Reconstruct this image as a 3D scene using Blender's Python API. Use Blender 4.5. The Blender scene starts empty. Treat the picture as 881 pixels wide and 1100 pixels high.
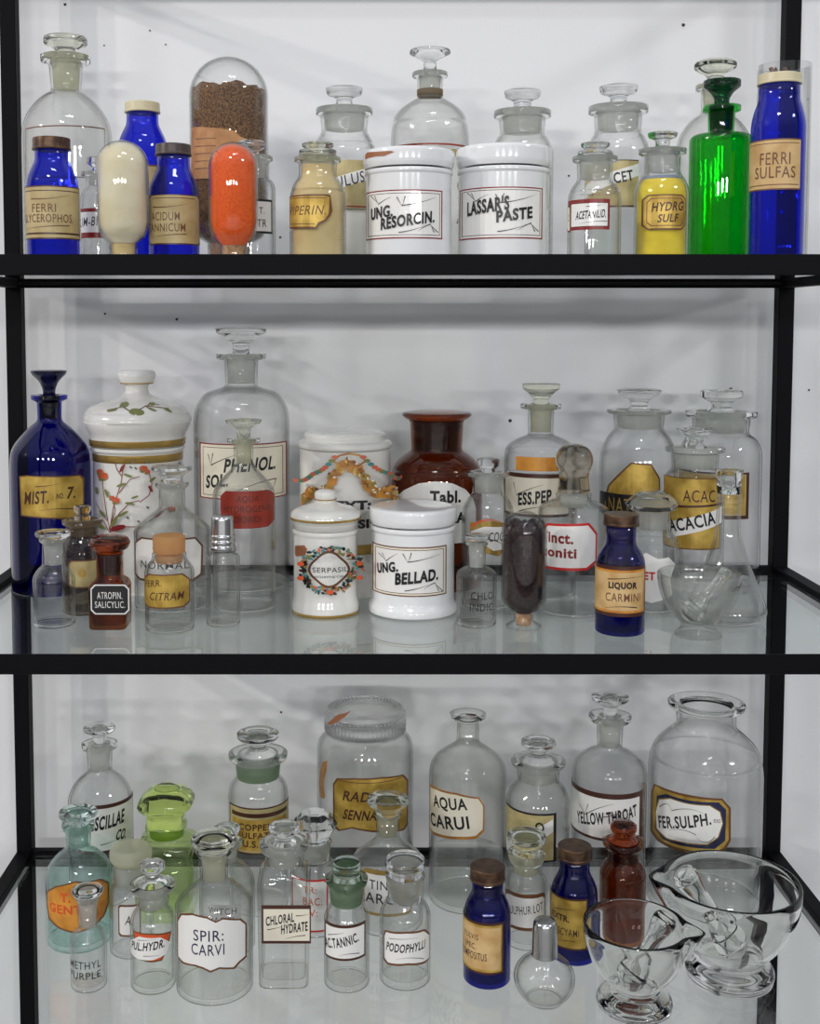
import bpy, bmesh, math, random
from math import sin, cos, tan, pi, radians, asin, atan2, sqrt
from mathutils import Vector
from mathutils.geometry import tessellate_polygon

SC = bpy.context.scene
COL = SC.collection
random.seed(7)

# ------------------------------------------------------------------ camera
F, PITCH, PX, PY, Z0 = 1250.0, 0.06835, 386.0, 431.5, 1.50
cam = bpy.data.cameras.new('camera')
cam.sensor_width = 36; cam.lens = F / 1100 * 36
cam.shift_x = (440.5 - PX) / 1100
cam.shift_y = (PY - 550) / 1100
cam.clip_start = 0.02
co = bpy.data.objects.new('camera', cam); COL.objects.link(co)
co.location = (0, 0, Z0); co.rotation_euler = (pi / 2 - PITCH, 0, 0)
SC.camera = co

# ------------------------------------------------------------------ world (the rest of the hall) and light
W = bpy.data.worlds.new('hall'); SC.world = W; W.use_nodes = True
nt = W.node_tree; nt.nodes.clear()
out = nt.nodes.new('ShaderNodeOutputWorld'); bg = nt.nodes.new('ShaderNodeBackground')
tc = nt.nodes.new('ShaderNodeTexCoord'); sp = nt.nodes.new('ShaderNodeSeparateXYZ')
cr = nt.nodes.new('ShaderNodeValToRGB'); mr = nt.nodes.new('ShaderNodeMapRange')
mr.inputs['From Min'].default_value = -1; mr.inputs['From Max'].default_value = 1
nt.links.new(tc.outputs['Generated'], sp.inputs[0]); nt.links.new(sp.outputs['Z'], mr.inputs['Value'])
nt.links.new(mr.outputs[0], cr.inputs[0]); nt.links.new(cr.outputs[0], bg.inputs[0]); nt.links.new(bg.outputs[0], out.inputs[0])
e = cr.color_ramp.elements
e[0].position = 0.0; e[0].color = (0.12, 0.12, 0.12, 1)
e[1].position = 1.0; e[1].color = (0.50, 0.53, 0.58, 1)
for p, c in ((0.42, (0.10, 0.10, 0.105, 1)), (0.54, (0.17, 0.175, 0.185, 1)), (0.72, (0.42, 0.44, 0.48, 1))):
    n = e.new(p); n.color = c
bg.inputs[1].default_value = 0.95

def area(name, loc, sx, sy, power, col=(1, .98, .95), aim=(0.0, 1.3, 1.45)):
    l = bpy.data.lights.new(name, 'AREA'); l.shape = 'RECTANGLE'; l.size = sx; l.size_y = sy
    l.energy = power; l.color = col
    o = bpy.data.objects.new(name, l); COL.objects.link(o); o.location = loc
    o.rotation_euler = (Vector(aim) - Vector(loc)).to_track_quat('-Z', 'Y').to_euler()
    return o
# ceiling fixtures of the hall, 3.2 m above its floor
area('ceiling_light_left_far', (-4.3, -0.6, 3.2), 0.08, 0.08, 44, (1, .96, .92))
area('ceiling_light_left_near', (-3.5, -0.6, 3.2), 0.08, 0.08, 32, (1, .96, .92))
area('ceiling_light_middle', (-0.35, -1.1, 3.2), 0.55, 0.12, 7.5, (.98, .98, 1))
area('ceiling_light_middle_rear', (0.25, 0.0, 3.2), 0.6, 0.10, 4, (.98, .98, 1))
area('ceiling_light_right', (2.8, -0.8, 3.2), 0.5, 0.2, 16, (.95, .97, 1))
for nm_, x_ in (('far_left', -6.0), ('left', -1.9), ('right', 2.4), ('far_right', 6.4)):
    area('ceiling_light_hall_' + nm_, (x_, -14, 3.2), 1.3, 0.4, 200, (1, .985, .975))
SC.view_settings.view_transform = 'Standard'; SC.view_settings.look = 'None'
SC.view_settings.gamma = 1; SC.view_settings.use_curve_mapping = False
SC.view_settings.exposure = 0.0
SC.cycles.transparent_max_bounces = 64
SC.cycles.max_bounces = 14
SC.cycles.transmission_bounces = 14
SC.cycles.sample_clamp_indirect = 4

# ------------------------------------------------------------------ measuring: a sight line from the camera through (X, Y) of an 881 x 1100 view
CP, SP = cos(PITCH), sin(PITCH)
def ray(X, Y):
    r, u = (X - PX) / F, -(Y - PY) / F
    return Vector((r, CP + u * SP, -SP + u * CP))
def on_y(X, Y, y):
    d = ray(X, Y); t = y / d.y
    return d.x * t, Z0 + d.z * t
def on_z(X, Y, z):
    d = ray(X, Y); t = (z - Z0) / d.z
    return d.x * t, d.y * t

FRONT, BACK = 1.0, 1.365
RAIL = 0.018
RZ = [Z0 + 0.0579 + 0.378, Z0 + 0.0579, Z0 + 0.0579 - 0.348, Z0 + 0.0579 - 0.696]  # tops of the rails
GZ = [z - 0.0055 for z in RZ]                                                       # tops of the glass
XL, XR = -0.414, 0.509
SHELF = {'T': GZ[1], 'M': GZ[2], 'B': GZ[3]}

# ------------------------------------------------------------------ materials
MATS = {}
def mat(name):
    m = bpy.data.materials.new(name); m.use_nodes = True; m.node_tree.nodes.clear()
    o = m.node_tree.nodes.new('ShaderNodeOutputMaterial'); MATS[name] = m
    return m, m.node_tree, o
def N(nt, t, **kw):
    n = nt.nodes.new(t)
    for k, v in kw.items():
        if k in n.inputs: n.inputs[k].default_value = v
        else: setattr(n, k, v)
    return n
def c4(c): return (c[0], c[1], c[2], 1)
def solid(name, c, rough=.4, metal=0, coat=0, noise=None, bump=0, nscale=60, spec=.5):
    m, nt, o = mat(name)
    p = N(nt, 'ShaderNodeBsdfPrincipled'); p.inputs['Base Color'].default_value = c4(c)
    p.inputs['Roughness'].default_value = rough; p.inputs['Metallic'].default_value = metal
    p.inputs['Coat Weight'].default_value = coat; p.inputs['Coat Roughness'].default_value = .04
    p.inputs['Specular IOR Level'].default_value = spec
    nt.links.new(p.outputs[0], o.inputs[0])
    if noise or bump:
        t = N(nt, 'ShaderNodeTexCoord'); x = N(nt, 'ShaderNodeTexNoise'); x.inputs['Scale'].default_value = nscale
        x.inputs['Detail'].default_value = 5; nt.links.new(t.outputs['Object'], x.inputs[0])
        if noise:
            r = N(nt, 'ShaderNodeValToRGB'); r.color_ramp.elements[0].color = c4(noise); r.color_ramp.elements[1].color = c4(c)
            r.color_ramp.elements[0].position = .38; r.color_ramp.elements[1].position = .62
            nt.links.new(x.outputs[0], r.inputs[0]); nt.links.new(r.outputs[0], p.inputs['Base Color'])
        if bump:
            b = N(nt, 'ShaderNodeBump'); b.inputs['Strength'].default_value = bump; b.inputs['Distance'].default_value = .002
            nt.links.new(x.outputs[0], b.inputs['Height']); nt.links.new(b.outputs[0], p.inputs['Normal'])
    return m
def wall_glass(name, tint, edge, rough=.015, f0=.04, haze=0.0, haze_col=(.8, .82, .8), power=2.2):
    """blown glass of a hollow vessel: light passes nearly straight, the slanting path at the rim absorbs more, the skin mirrors by Schlick's law"""
    m, nt, o = mat(name)
    lw = N(nt, 'ShaderNodeLayerWeight'); lw.inputs['Blend'].default_value = .5
    pw = N(nt, 'ShaderNodeMath', operation='POWER'); pw.inputs[1].default_value = power
    nt.links.new(lw.outputs['Facing'], pw.inputs[0])
    mc = N(nt, 'ShaderNodeMix', data_type='RGBA'); mc.inputs[6].default_value = c4(tint); mc.inputs[7].default_value = c4(edge)
    nt.links.new(pw.outputs[0], mc.inputs[0])
    tr = N(nt, 'ShaderNodeBsdfTransparent'); nt.links.new(mc.outputs[2], tr.inputs[0])
    body = tr.outputs[0]
    if haze:
        t = N(nt, 'ShaderNodeTexCoord'); x = N(nt, 'ShaderNodeTexNoise'); x.inputs['Scale'].default_value = 35; x.inputs['Detail'].default_value = 4
        nt.links.new(t.outputs['Object'], x.inputs[0])
        hr = N(nt, 'ShaderNodeMapRange'); hr.inputs['From Min'].default_value = .3; hr.inputs['From Max'].default_value = .75
        hr.inputs['To Min'].default_value = haze * .5; hr.inputs['To Max'].default_value = haze * 1.4
        nt.links.new(x.outputs[0], hr.inputs[0])
        df = N(nt, 'ShaderNodeBsdfDiffuse'); df.inputs[0].default_value = c4(haze_col)
        tl = N(nt, 'ShaderNodeBsdfTranslucent'); tl.inputs[0].default_value = c4(haze_col)
        h2 = N(nt, 'ShaderNodeMixShader'); h2.inputs[0].default_value = .5
        nt.links.new(df.outputs[0], h2.inputs[1]); nt.links.new(tl.outputs[0], h2.inputs[2])
        hm = N(nt, 'ShaderNodeMixShader'); nt.links.new(hr.outputs[0], hm.inputs[0])
        nt.links.new(body, hm.inputs[1]); nt.links.new(h2.outputs[0], hm.inputs[2]); body = hm.outputs[0]
    gl = N(nt, 'ShaderNodeBsdfGlossy'); gl.inputs['Roughness'].default_value = rough; gl.inputs['Color'].default_value = (1, 1, 1, 1)
    p5 = N(nt, 'ShaderNodeMath', operation='POWER'); p5.inputs[1].default_value = 5; nt.links.new(lw.outputs['Facing'], p5.inputs[0])
    ml = N(nt, 'ShaderNodeMath', operation='MULTIPLY_ADD'); ml.inputs[1].default_value = 1 - f0; ml.inputs[2].default_value = f0
    nt.links.new(p5.outputs[0], ml.inputs[0])
    mx = N(nt, 'ShaderNodeMixShader'); nt.links.new(ml.outputs[0], mx.inputs[0]); nt.links.new(body, mx.inputs[1]); nt.links.new(gl.outputs[0], mx.inputs[2])
    nt.links.new(mx.outputs[0], o.inputs[0])
    return m
def thick_glass(name, c, rough=0.0, ior=1.46):
    m, nt, o = mat(name)
    p = N(nt, 'ShaderNodeBsdfPrincipled'); p.inputs['Base Color'].default_value = c4(c); p.inputs['Roughness'].default_value = rough
    p.inputs['IOR'].default_value = ior; p.inputs['Transmission Weight'].default_value = 1
    nt.links.new(p.outputs[0], o.inputs[0])
    return m

G = {}
G['clear'] = wall_glass('clear_glass', (.996, .998, .996), (.34, .36, .34), haze=.005, power=3.2)
G['dusty'] = wall_glass('dusty_clear_glass', (.992, .993, .985), (.36, .37, .35), haze=.03, power=3.2)
G['aqua'] = wall_glass('aqua_glass', (.90, .965, .95), (.42, .62, .58), haze=.02)
G['smoky'] = wall_glass('smoky_glass', (.80, .77, .70), (.30, .26, .2), haze=.02, haze_col=(.5, .45, .38))
G['lime'] = wall_glass('lime_glass', (.93, .975, .80), (.50, .68, .14), haze=.03, haze_col=(.6, .8, .4))
G['cobalt'] = wall_glass('cobalt_glass', (.30, .36, .93), (.10, .13, .60), haze=.05, haze_col=(.004, .02, .6))
G['cobalt_deep'] = wall_glass('deep_cobalt_glass', (.10, .12, .64), (.035, .045, .32), haze=.02, haze_col=(.003, .006, .16))
G['green'] = wall_glass('green_glass', (.16, .86, .24), (.04, .45, .08), haze=.06, haze_col=(.0, .35, .03))
G['amber'] = wall_glass('amber_glass', (.68, .40, .16), (.35, .12, .04), haze=.06, haze_col=(.18, .03, .005))
S = {}
S['clear'] = thick_glass('solid_clear_glass', (.97, .98, .965))
S['yellowish'] = thick_glass('solid_yellowed_glass', (.90, .91, .78))
S['aqua'] = thick_glass('solid_aqua_glass', (.78, .93, .88))
S['mossy'] = thick_glass('solid_green_tinged_glass', (.66, .80, .66))
S['lime'] = thick_glass('solid_lime_glass', (.72, .90, .25))
S['amber'] = thick_glass('solid_amber_glass', (.30, .05, .01))
S['cobalt'] = thick_glass('solid_dark_cobalt_glass', (.01, .01, .05))
S['green'] = thick_glass('solid_dark_green_glass', (.01, .07, .025))
S['brownish'] = thick_glass('solid_brownish_glass', (.62, .55, .45))
S['ribbed'] = thick_glass('solid_ribbed_lid_glass', (.93, .94, .93), rough=.12)
S['orange'] = thick_glass('solid_orange_tinged_glass', (.86, .62, .36), rough=.25)
def frosted(name, c, a=.45):
    m, nt, o = mat(name)
    tr = N(nt, 'ShaderNodeBsdfTransparent'); tr.inputs[0].default_value = c4(c)
    df = N(nt, 'ShaderNodeBsdfDiffuse'); df.inputs[0].default_value = c4(c)
    tl = N(nt, 'ShaderNodeBsdfTranslucent'); tl.inputs[0].default_value = c4(c)
    h = N(nt, 'ShaderNodeMixShader'); h.inputs[0].default_value = .5
    nt.links.new(df.outputs[0], h.inputs[1]); nt.links.new(tl.outputs[0], h.inputs[2])
    x = N(nt, 'ShaderNodeMixShader'); x.inputs[0].default_value = a
    nt.links.new(tr.outputs[0], x.inputs[1]); nt.links.new(h.outputs[0], x.inputs[2]); nt.links.new(x.outputs[0], o.inputs[0])
    return m
FR = {'clear': frosted('ground_glass', (.83, .84, .81)), 'yellowish': frosted('yellowed_ground_glass', (.82, .82, .70)),
      'aqua': frosted('aqua_ground_glass', (.70, .80, .76)), 'mossy': frosted('mossy_ground_glass', (.50, .62, .47)),
      'lime': frosted('lime_ground_glass', (.55, .72, .18)), 'amber': frosted('amber_ground_glass', (.14, .02, .005)),
      'cobalt': frosted('cobalt_ground_glass', (.006, .006, .03), .8), 'green': frosted('green_ground_glass', (.004, .035, .015), .8),
      'brownish': frosted('brownish_ground_glass', (.55, .47, .36)), 'orange': frosted('orange_ground_glass', (.80, .52, .26), .7)}

paper = solid('white_label_paper', (.80, .79, .76), .35, coat=.3)
cream = solid('cream_label_paper', (.76, .71, .58), .4, coat=.3)
gold = solid('gold_leaf_label', (.62, .42, .09), .38, metal=.35, noise=(.36, .22, .03), nscale=45)
olive = solid('dull_gold_label', (.50, .42, .20), .45, metal=.1, noise=(.38, .30, .13), nscale=55)
tan_ = solid('tan_label_paper', (.62, .43, .20), .5, noise=(.50, .30, .11), nscale=50)
khaki = solid('aged_tan_paper', (.50, .40, .20), .5, noise=(.40, .30, .13), nscale=50)
orange_l = solid('orange_label', (.68, .30, .04), .4, noise=(.45, .17, .02), nscale=40)
kraft = solid('brown_paper', (.50, .25, .10), .6, noise=(.38, .17, .06), nscale=70)
ink = solid('black_ink', (.008, .008, .01), .35)
brown = solid('dark_brown_ink', (.06, .018, .010), .35)
umber = solid('umber_ink', (.14, .055, .02), .4)
navy = solid('navy_ink', (.012, .016, .06), .35)
red = solid('red_ink', (.55, .02, .02), .35)
maroon = solid('maroon_ink', (.22, .012, .012), .35)
rust = solid('rust_red_label', (.30, .035, .018), .35, noise=(.22, .02, .01), nscale=40)
redorange = solid('red_orange_ink', (.62, .09, .02), .4)
leafg = solid('leaf_green_paint', (.18, .20, .06), .35)
petal = solid('coral_petal_paint', (.55, .13, .07), .35)
teal = solid('teal_paint', (.05, .22, .22), .35)
greyink = solid('grey_ink', (.13, .13, .13), .4)
goldband = solid('gilt_band', (.55, .36, .10), .25, metal=.6)
ochre = solid('ochre_paint', (.50, .24, .04), .3, noise=(.30, .11, .02), nscale=80)
porcelain = solid('white_porcelain', (.76, .75, .71), .12, coat=.6)
milk = solid('milk_glass', (.78, .79, .80), .10, coat=.6)
bronze = solid('bronze_cap_metal', (.13, .075, .04), .35, metal=.6, noise=(.06, .03, .02), nscale=120)
darkcap = solid('dark_cap_plastic', (.055, .04, .035), .35)
creamcap = solid('cream_cap_plastic', (.62, .55, .36), .4)
steel = solid('plated_cap_metal', (.55, .55, .56), .22, metal=1)
cork = solid('cork', (.48, .30, .16), .8, noise=(.30, .16, .07), nscale=220, bump=.5)
powder_cream = solid('cream_powder', (.80, .75, .58), .8, noise=(.72, .64, .44), nscale=30, spec=.1)
powder_white = solid('white_powder', (.82, .80, .74), .8, spec=.1)
powder_orange = solid('orange_powder', (.85, .13, .012), .8, noise=(.70, .085, .006), nscale=700, bump=.3, spec=.2)
powder_yellow = solid('yellow_powder', (.78, .62, .05), .8, noise=(.68, .52, .04), nscale=60, spec=.1)
powder_tan = solid('tan_powder', (.66, .53, .27), .7, noise=(.58, .44, .20), nscale=30, spec=.1)
powder_grey = solid('blue_grey_crust', (.20, .25, .33), .7)
herb = solid('dried_brown_herb', (.30, .16, .07), .9, noise=(.07, .035, .018), nscale=650, bump=1.0, spec=.1)
beans = solid('dark_dried_seeds', (.030, .009, .008), .7, noise=(.006, .002, .002), nscale=260, bump=1.0, spec=.2)
liquid = wall_glass('clear_liquid', (.93, .95, .95), (.75, .78, .78))
steel_black = solid('black_painted_steel', (.0035, .0035, .0045), .55, spec=.08)
stain_brown = solid('brown_stain', (.32, .12, .05), .5)

# ------------------------------------------------------------------ mesh helpers
def link(name, bm, mats, parent=None, smooth=True):
    me = bpy.data.meshes.new(name)
    if not isinstance(mats, (list, tuple)): mats = [mats]
    for m in mats: me.materials.append(m)
    for f in bm.faces: f.smooth = smooth
    bm.to_mesh(me); bm.free()
    o = bpy.data.objects.new(name, me); COL.objects.link(o)
    if parent is not None: o.parent = parent
    return o
def tag(o, label=None, cat=None, group=None, kind=None):
    if label: o['label'] = label
    if cat: o['category'] = cat
    if group: o['group'] = group
    if kind: o['kind'] = kind
    return o
def empty(name, loc):
    o = bpy.data.objects.new(name, None); COL.objects.link(o); o.location = loc; o.empty_display_size = .01
    return o
def box(bm, x0, x1, y0, y1, z0, z1, mi=0):
    v = [bm.verts.new((x, y, z)) for z in (z0, z1) for y in (y0, y1) for x in (x0, x1)]
    for q in ((0, 2, 3, 1), (4, 5, 7, 6), (0, 1, 5, 4), (2, 6, 7, 3), (0, 4, 6, 2), (1, 3, 7, 5)):
        f = bm.faces.new([v[i] for i in q]); f.material_index = mi
def fillet(pts):
    """pts: (r, z, rounding in metres); corners replaced by short quadratic curves"""
    o = []
    for i, (r, z, k) in enumerate(pts):
        if i in (0, len(pts) - 1) or k <= 0: o.append((r, z)); continue
        P = Vector((r, z)); A = Vector(pts[i - 1][:2]) - P; B = Vector(pts[i + 1][:2]) - P
        if A.length < 1e-6 or B.length < 1e-6: o.append((r, z)); continue
        a = P + A.normalized() * min(k, A.length * .5); b = P + B.normalized() * min(k, B.length * .5)
        for j in range(7):
            t = j / 6; q = a * (1 - t) ** 2 + P * 2 * t * (1 - t) + b * t * t; o.append((q.x, q.y))
    return o
def lathe(bm, prof, seg=48, sq=None, mi=0, matfn=None, flute=None, rot=0):
    """revolve (r, z) points; sq(r, z) in 0..1 turns the section towards a rounded square; flute(z) -> (count, depth)"""
    rings = []
    for r, z in prof:
        if r < 1e-6: rings.append([bm.verts.new((0, 0, z))]); continue
        q = sq(r, z) if sq else 0; fl = flute(z) if flute else None; ring = []
        for i in range(seg):
            a = 2 * pi * i / seg; R = r
            if q > 0:
                n = 7.0; s = (abs(cos(a)) ** n + abs(sin(a)) ** n) ** (-1 / n); R = r * (1 + (s - 1) * q)
            if fl: R *= 1 - fl[1] * (.5 - .5 * cos(a * fl[0]))
            ring.append(bm.verts.new((R * cos(a + rot), R * sin(a + rot), z)))
        rings.append(ring)
    for k in range(len(rings) - 1):
        A, B = rings[k], rings[k + 1]; m = matfn(k) if matfn else mi
        if len(A) == 1 and len(B) == 1: continue
        for i in range(seg):
            j = (i + 1) % seg
            if len(A) == 1: f = bm.faces.new((A[0], B[j], B[i]))
            elif len(B) == 1: f = bm.faces.new((A[i], A[j], B[0]))
            else: f = bm.faces.new((A[i], A[j], B[j], B[i]))
            f.material_index = m
    bmesh.ops.recalc_face_normals(bm, faces=bm.faces)

# ------------------------------------------------------------------ flat artwork, wrapped on the vessel
_TXT = {}
def text_tris(s, bold=0.0):
    key = (s, bold)
    if key in _TXT: return _TXT[key]
    cu = bpy.data.curves.new('lettering', 'FONT'); cu.body = s; cu.size = 1; cu.resolution_u = 3; cu.offset = bold
    cu.align_x = 'LEFT'; cu.space_line = .95; cu.space_character = 1.1
    o = bpy.data.objects.new('lettering', cu); COL.objects.link(o)
    dg = bpy.context.evaluated_depsgraph_get(); dg.update()
    me = bpy.data.meshes.new_from_object(o.evaluated_get(dg))
    vs = [(v.co.x, v.co.y) for v in me.vertices]; fs = [tuple(p.vertices) for p in me.polygons]
    bpy.data.objects.remove(o); bpy.data.curves.remove(cu); bpy.data.meshes.remove(me)
    x0 = min(v[0] for v in vs); x1 = max(v[0] for v in vs); y0 = min(v[1] for v in vs); y1 = max(v[1] for v in vs)
    vs = [((x - x0) / (x1 - x0) - .5, (y - y0) / (y1 - y0) - .5) for x, y in vs]
    _TXT[key] = (vs, fs); return _TXT[key]

class Art:
    """polygons in (u, v) metres on the unrolled skin of a vessel; each layer a hair above the last"""
    def __init__(s, ux, vz, exact=None): s.ux, s.vz, s.items, s.k, s.exact = ux, vz, [], 0, exact
    def pt(s, p):
        if s.exact:
            q = s.exact(p)
            if q: return q
        return (s.ux(p[0]), s.vz(p[1]))
    def flat(s, p): return (s.ux(p[0]), s.vz(p[1]))
    def add(s, vs, fs, m, thick=False):
        s.items.append((vs, fs, m, s.k, thick)); s.k += 1
    def poly(s, pts, m, thick=False, conv=None):
        q = [(conv or s.pt)(p) for p in pts]
        t = tessellate_polygon([[Vector((a, b, 0)) for a, b in q]])
        s.add(q, [tuple(x) for x in t], m, thick)
    def rect(s, x0, y0, x1, y1, m, ch=0, tilt=0, thick=False, notch=0):
        X = lambda x, y: (x, y + tilt * ((x - x0) / max(1e-6, x1 - x0) - .5))
        if notch:
            n = notch; p = []   # scooped corners
            for (cx, cy, a0) in ((x0, y0, 0), (x0, y1, -90), (x1, y1, 180), (x1, y0, 90)):
                p += [(cx + n * cos(radians(a0 + 22.5 * j)), cy + n * sin(radians(a0 + 22.5 * j))) for j in range(5)]
            p = [X(*q) for q in p]
        elif ch: p = [X(*q) for q in ((x0 + ch, y0), (x0, y0 + ch), (x0, y1 - ch), (x0 + ch, y1), (x1 - ch, y1), (x1, y1 - ch), (x1, y0 + ch), (x1 - ch, y0))]
        else: p = [X(*q) for q in ((x0, y0), (x0, y1), (x1, y1), (x1, y0))]
        s.poly(p, m, thick, s.flat)
    def ell(s, cx, cy, rx, ry, m, rot=0, thick=False, n=20):
        c, d = cos(radians(rot)), sin(radians(rot)); p = []
        for i in range(n):
            a = 2 * pi * i / n; x, y = rx * cos(a), ry * sin(a); p.append((cx + x * c - y * d, cy + x * d + y * c))
        s.poly(p[::-1], m, thick)
    def stroke(s, pts, w, m, taper=False):
        q = [Vector(s.pt(p)) for p in pts]; sc = abs(s.vz(1) - s.vz(0)); n = len(q); vs = []; fs = []
        for i, p in enumerate(q):
            t = (q[min(i + 1, n - 1)] - q[max(i - 1, 0)]); t = Vector((1, 0)) if t.length < 1e-9 else t.normalized()
            h = w * sc / 2 * ((1 - i / (n - 1) * .85) if taper else 1); nn = Vector((-t.y, t.x)) * h
            vs += [tuple(p + nn), tuple(p - nn)]
        for i in range(n - 1): fs.append((2 * i, 2 * i + 1, 2 * i + 3, 2 * i + 2))
        s.add(vs, fs, m)
    def arc(s, p0, p1, bend, w, m, taper=True, n=9):
        p = []
        dx, dy = p1[0] - p0[0], p1[1] - p0[1]
        for i in range(n):
            t = i / (n - 1); k = 4 * t * (1 - t) * bend; p.append((p0[0] + dx * t - dy * k, p0[1] + dy * t + dx * k))
        s.stroke(p, w, m, taper)
    def text(s, st, x0, y0, x1, y1, m, rot=0, shear=0, bold=.012):
        vs, fs = text_tris(st, round(max(0, .003 if bold <= .012 else bold * 1.25), 3))
        ym, xm = (y0 + y1) / 2, (x0 + x1) / 2
        a, b = s.pt((x0, ym)), s.pt((x1, ym)); t, u = s.pt((xm, y0)), s.pt((xm, y1)); w, h = b[0] - a[0], t[1] - u[1]; w -= abs(shear) * h
        cx, cy = (a[0] + b[0]) / 2, (t[1] + u[1]) / 2
        if rot: rot += math.degrees(atan2(b[1] - a[1], b[0] - a[0]))
        c, d = cos(radians(rot)), sin(radians(rot)); o = []
        for x, y in vs:
            X, Y = x * w + shear * y * h, y * h; o.append((cx + X * c - Y * d, cy + X * d + Y * c))
        s.add(o, fs, m)
    def frame(s, x0, y0, x1, y1, w, outer, inner, ch=0, tilt=0, thick=True):
        s.rect(x0, y0, x1, y1, outer, ch, tilt, thick); s.rect(x0 + w, y0 + w, x1 - w, y1 - w, inner, max(0, ch - w * .4) if ch else 0, tilt)
    def sprigs(s, x0, y0, x1, y1, m, w=.8):
        """the pen flourishes round an ointment name"""
        for (x, y, d) in ((x0, y0, 1), (x1, y1, -1)):
            s.arc((x, y), (x + d * 9, y + d * 9), .0, w, m); s.arc((x + d * 4, y - 0), (x + d * 8, y + d * 9), .0, w, m)
            s.arc((x + d * 8, y + d * 9), (x + d * (x1 - x0) * .3, y + d * 1), -.04 * d, w, m)
        xm, ym = (x0 + x1) / 2, y0
        s.arc((xm - 8, ym + 1), (xm - 3, ym + 10), 0, w, m); s.arc((xm + 1, ym), (xm - 2, ym + 10), 0, w, m); s.arc((xm - 3, ym + 10), (x1 - 2, ym + 1), .04, w, m)
        s.arc((xm - 6, y1), (x1 - 12, y1 - 8), .04, w, m)
    def build(s, name, parent, R, wrap, axis=None, off0=.00035, step=.00006, label=None):
        bm = bmesh.new(); mats = []
        for vs, fs, m, k, thick in s.items:
            if m not in mats: mats.append(m)
            mi = mats.index(m); t = bmesh.new(); w = off0 + step * k
            V = [t.verts.new((x, y, w)) for x, y in vs]
            for f in fs:
                try: t.faces.new([V[i] for i in f])
                except ValueError: pass
            if thick:
                be = [e for e in t.edges if len(e.link_faces) == 1]
                r = bmesh.ops.extrude_edge_only(t, edges=be)
                for g in r['geom']:
                    if isinstance(g, bmesh.types.BMVert): g.co.z = 0.00002
            us = [v.co.x for v in t.verts]; zs = [v.co.y for v in t.verts]
            if wrap and us:
                du = R(0) * radians(7); a = math.floor(min(us) / du) + 1
                while a * du < max(us):
                    bmesh.ops.bisect_plane(t, geom=t.verts[:] + t.edges[:] + t.faces[:], plane_co=(a * du, 0, 0), plane_no=(1, 0, 0)); a += 1
            if axis and us:
                dz = axis; a = math.floor(min(zs) / dz) + 1
                while a * dz < max(zs):
                    bmesh.ops.bisect_plane(t, geom=t.verts[:] + t.edges[:] + t.faces[:], plane_co=(0, a * dz, 0), plane_no=(0, 1, 0)); a += 1
            R0 = R(0) if not callable(getattr(R, 'at', None)) else R(0)
            mp = {}
            for v in t.verts:
                u, z, o = v.co
                if wrap:
                    r = R(z); th = u / R(0); co_ = ((r + o) * sin(th), -(r + o) * cos(th), z)
                else: co_ = (u, -(R(z) + o), z)
                mp[v] = bm.verts.new(co_)
            for f in t.faces:
                try:
                    g = bm.faces.new([mp[v] for v in f.verts]); g.material_index = mi
                except ValueError: pass
            t.free()
        bmesh.ops.recalc_face_normals(bm, faces=bm.faces)
        o = link(name, bm, mats, parent, smooth=False)
        if label: o['label'] = label
        return o

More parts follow.
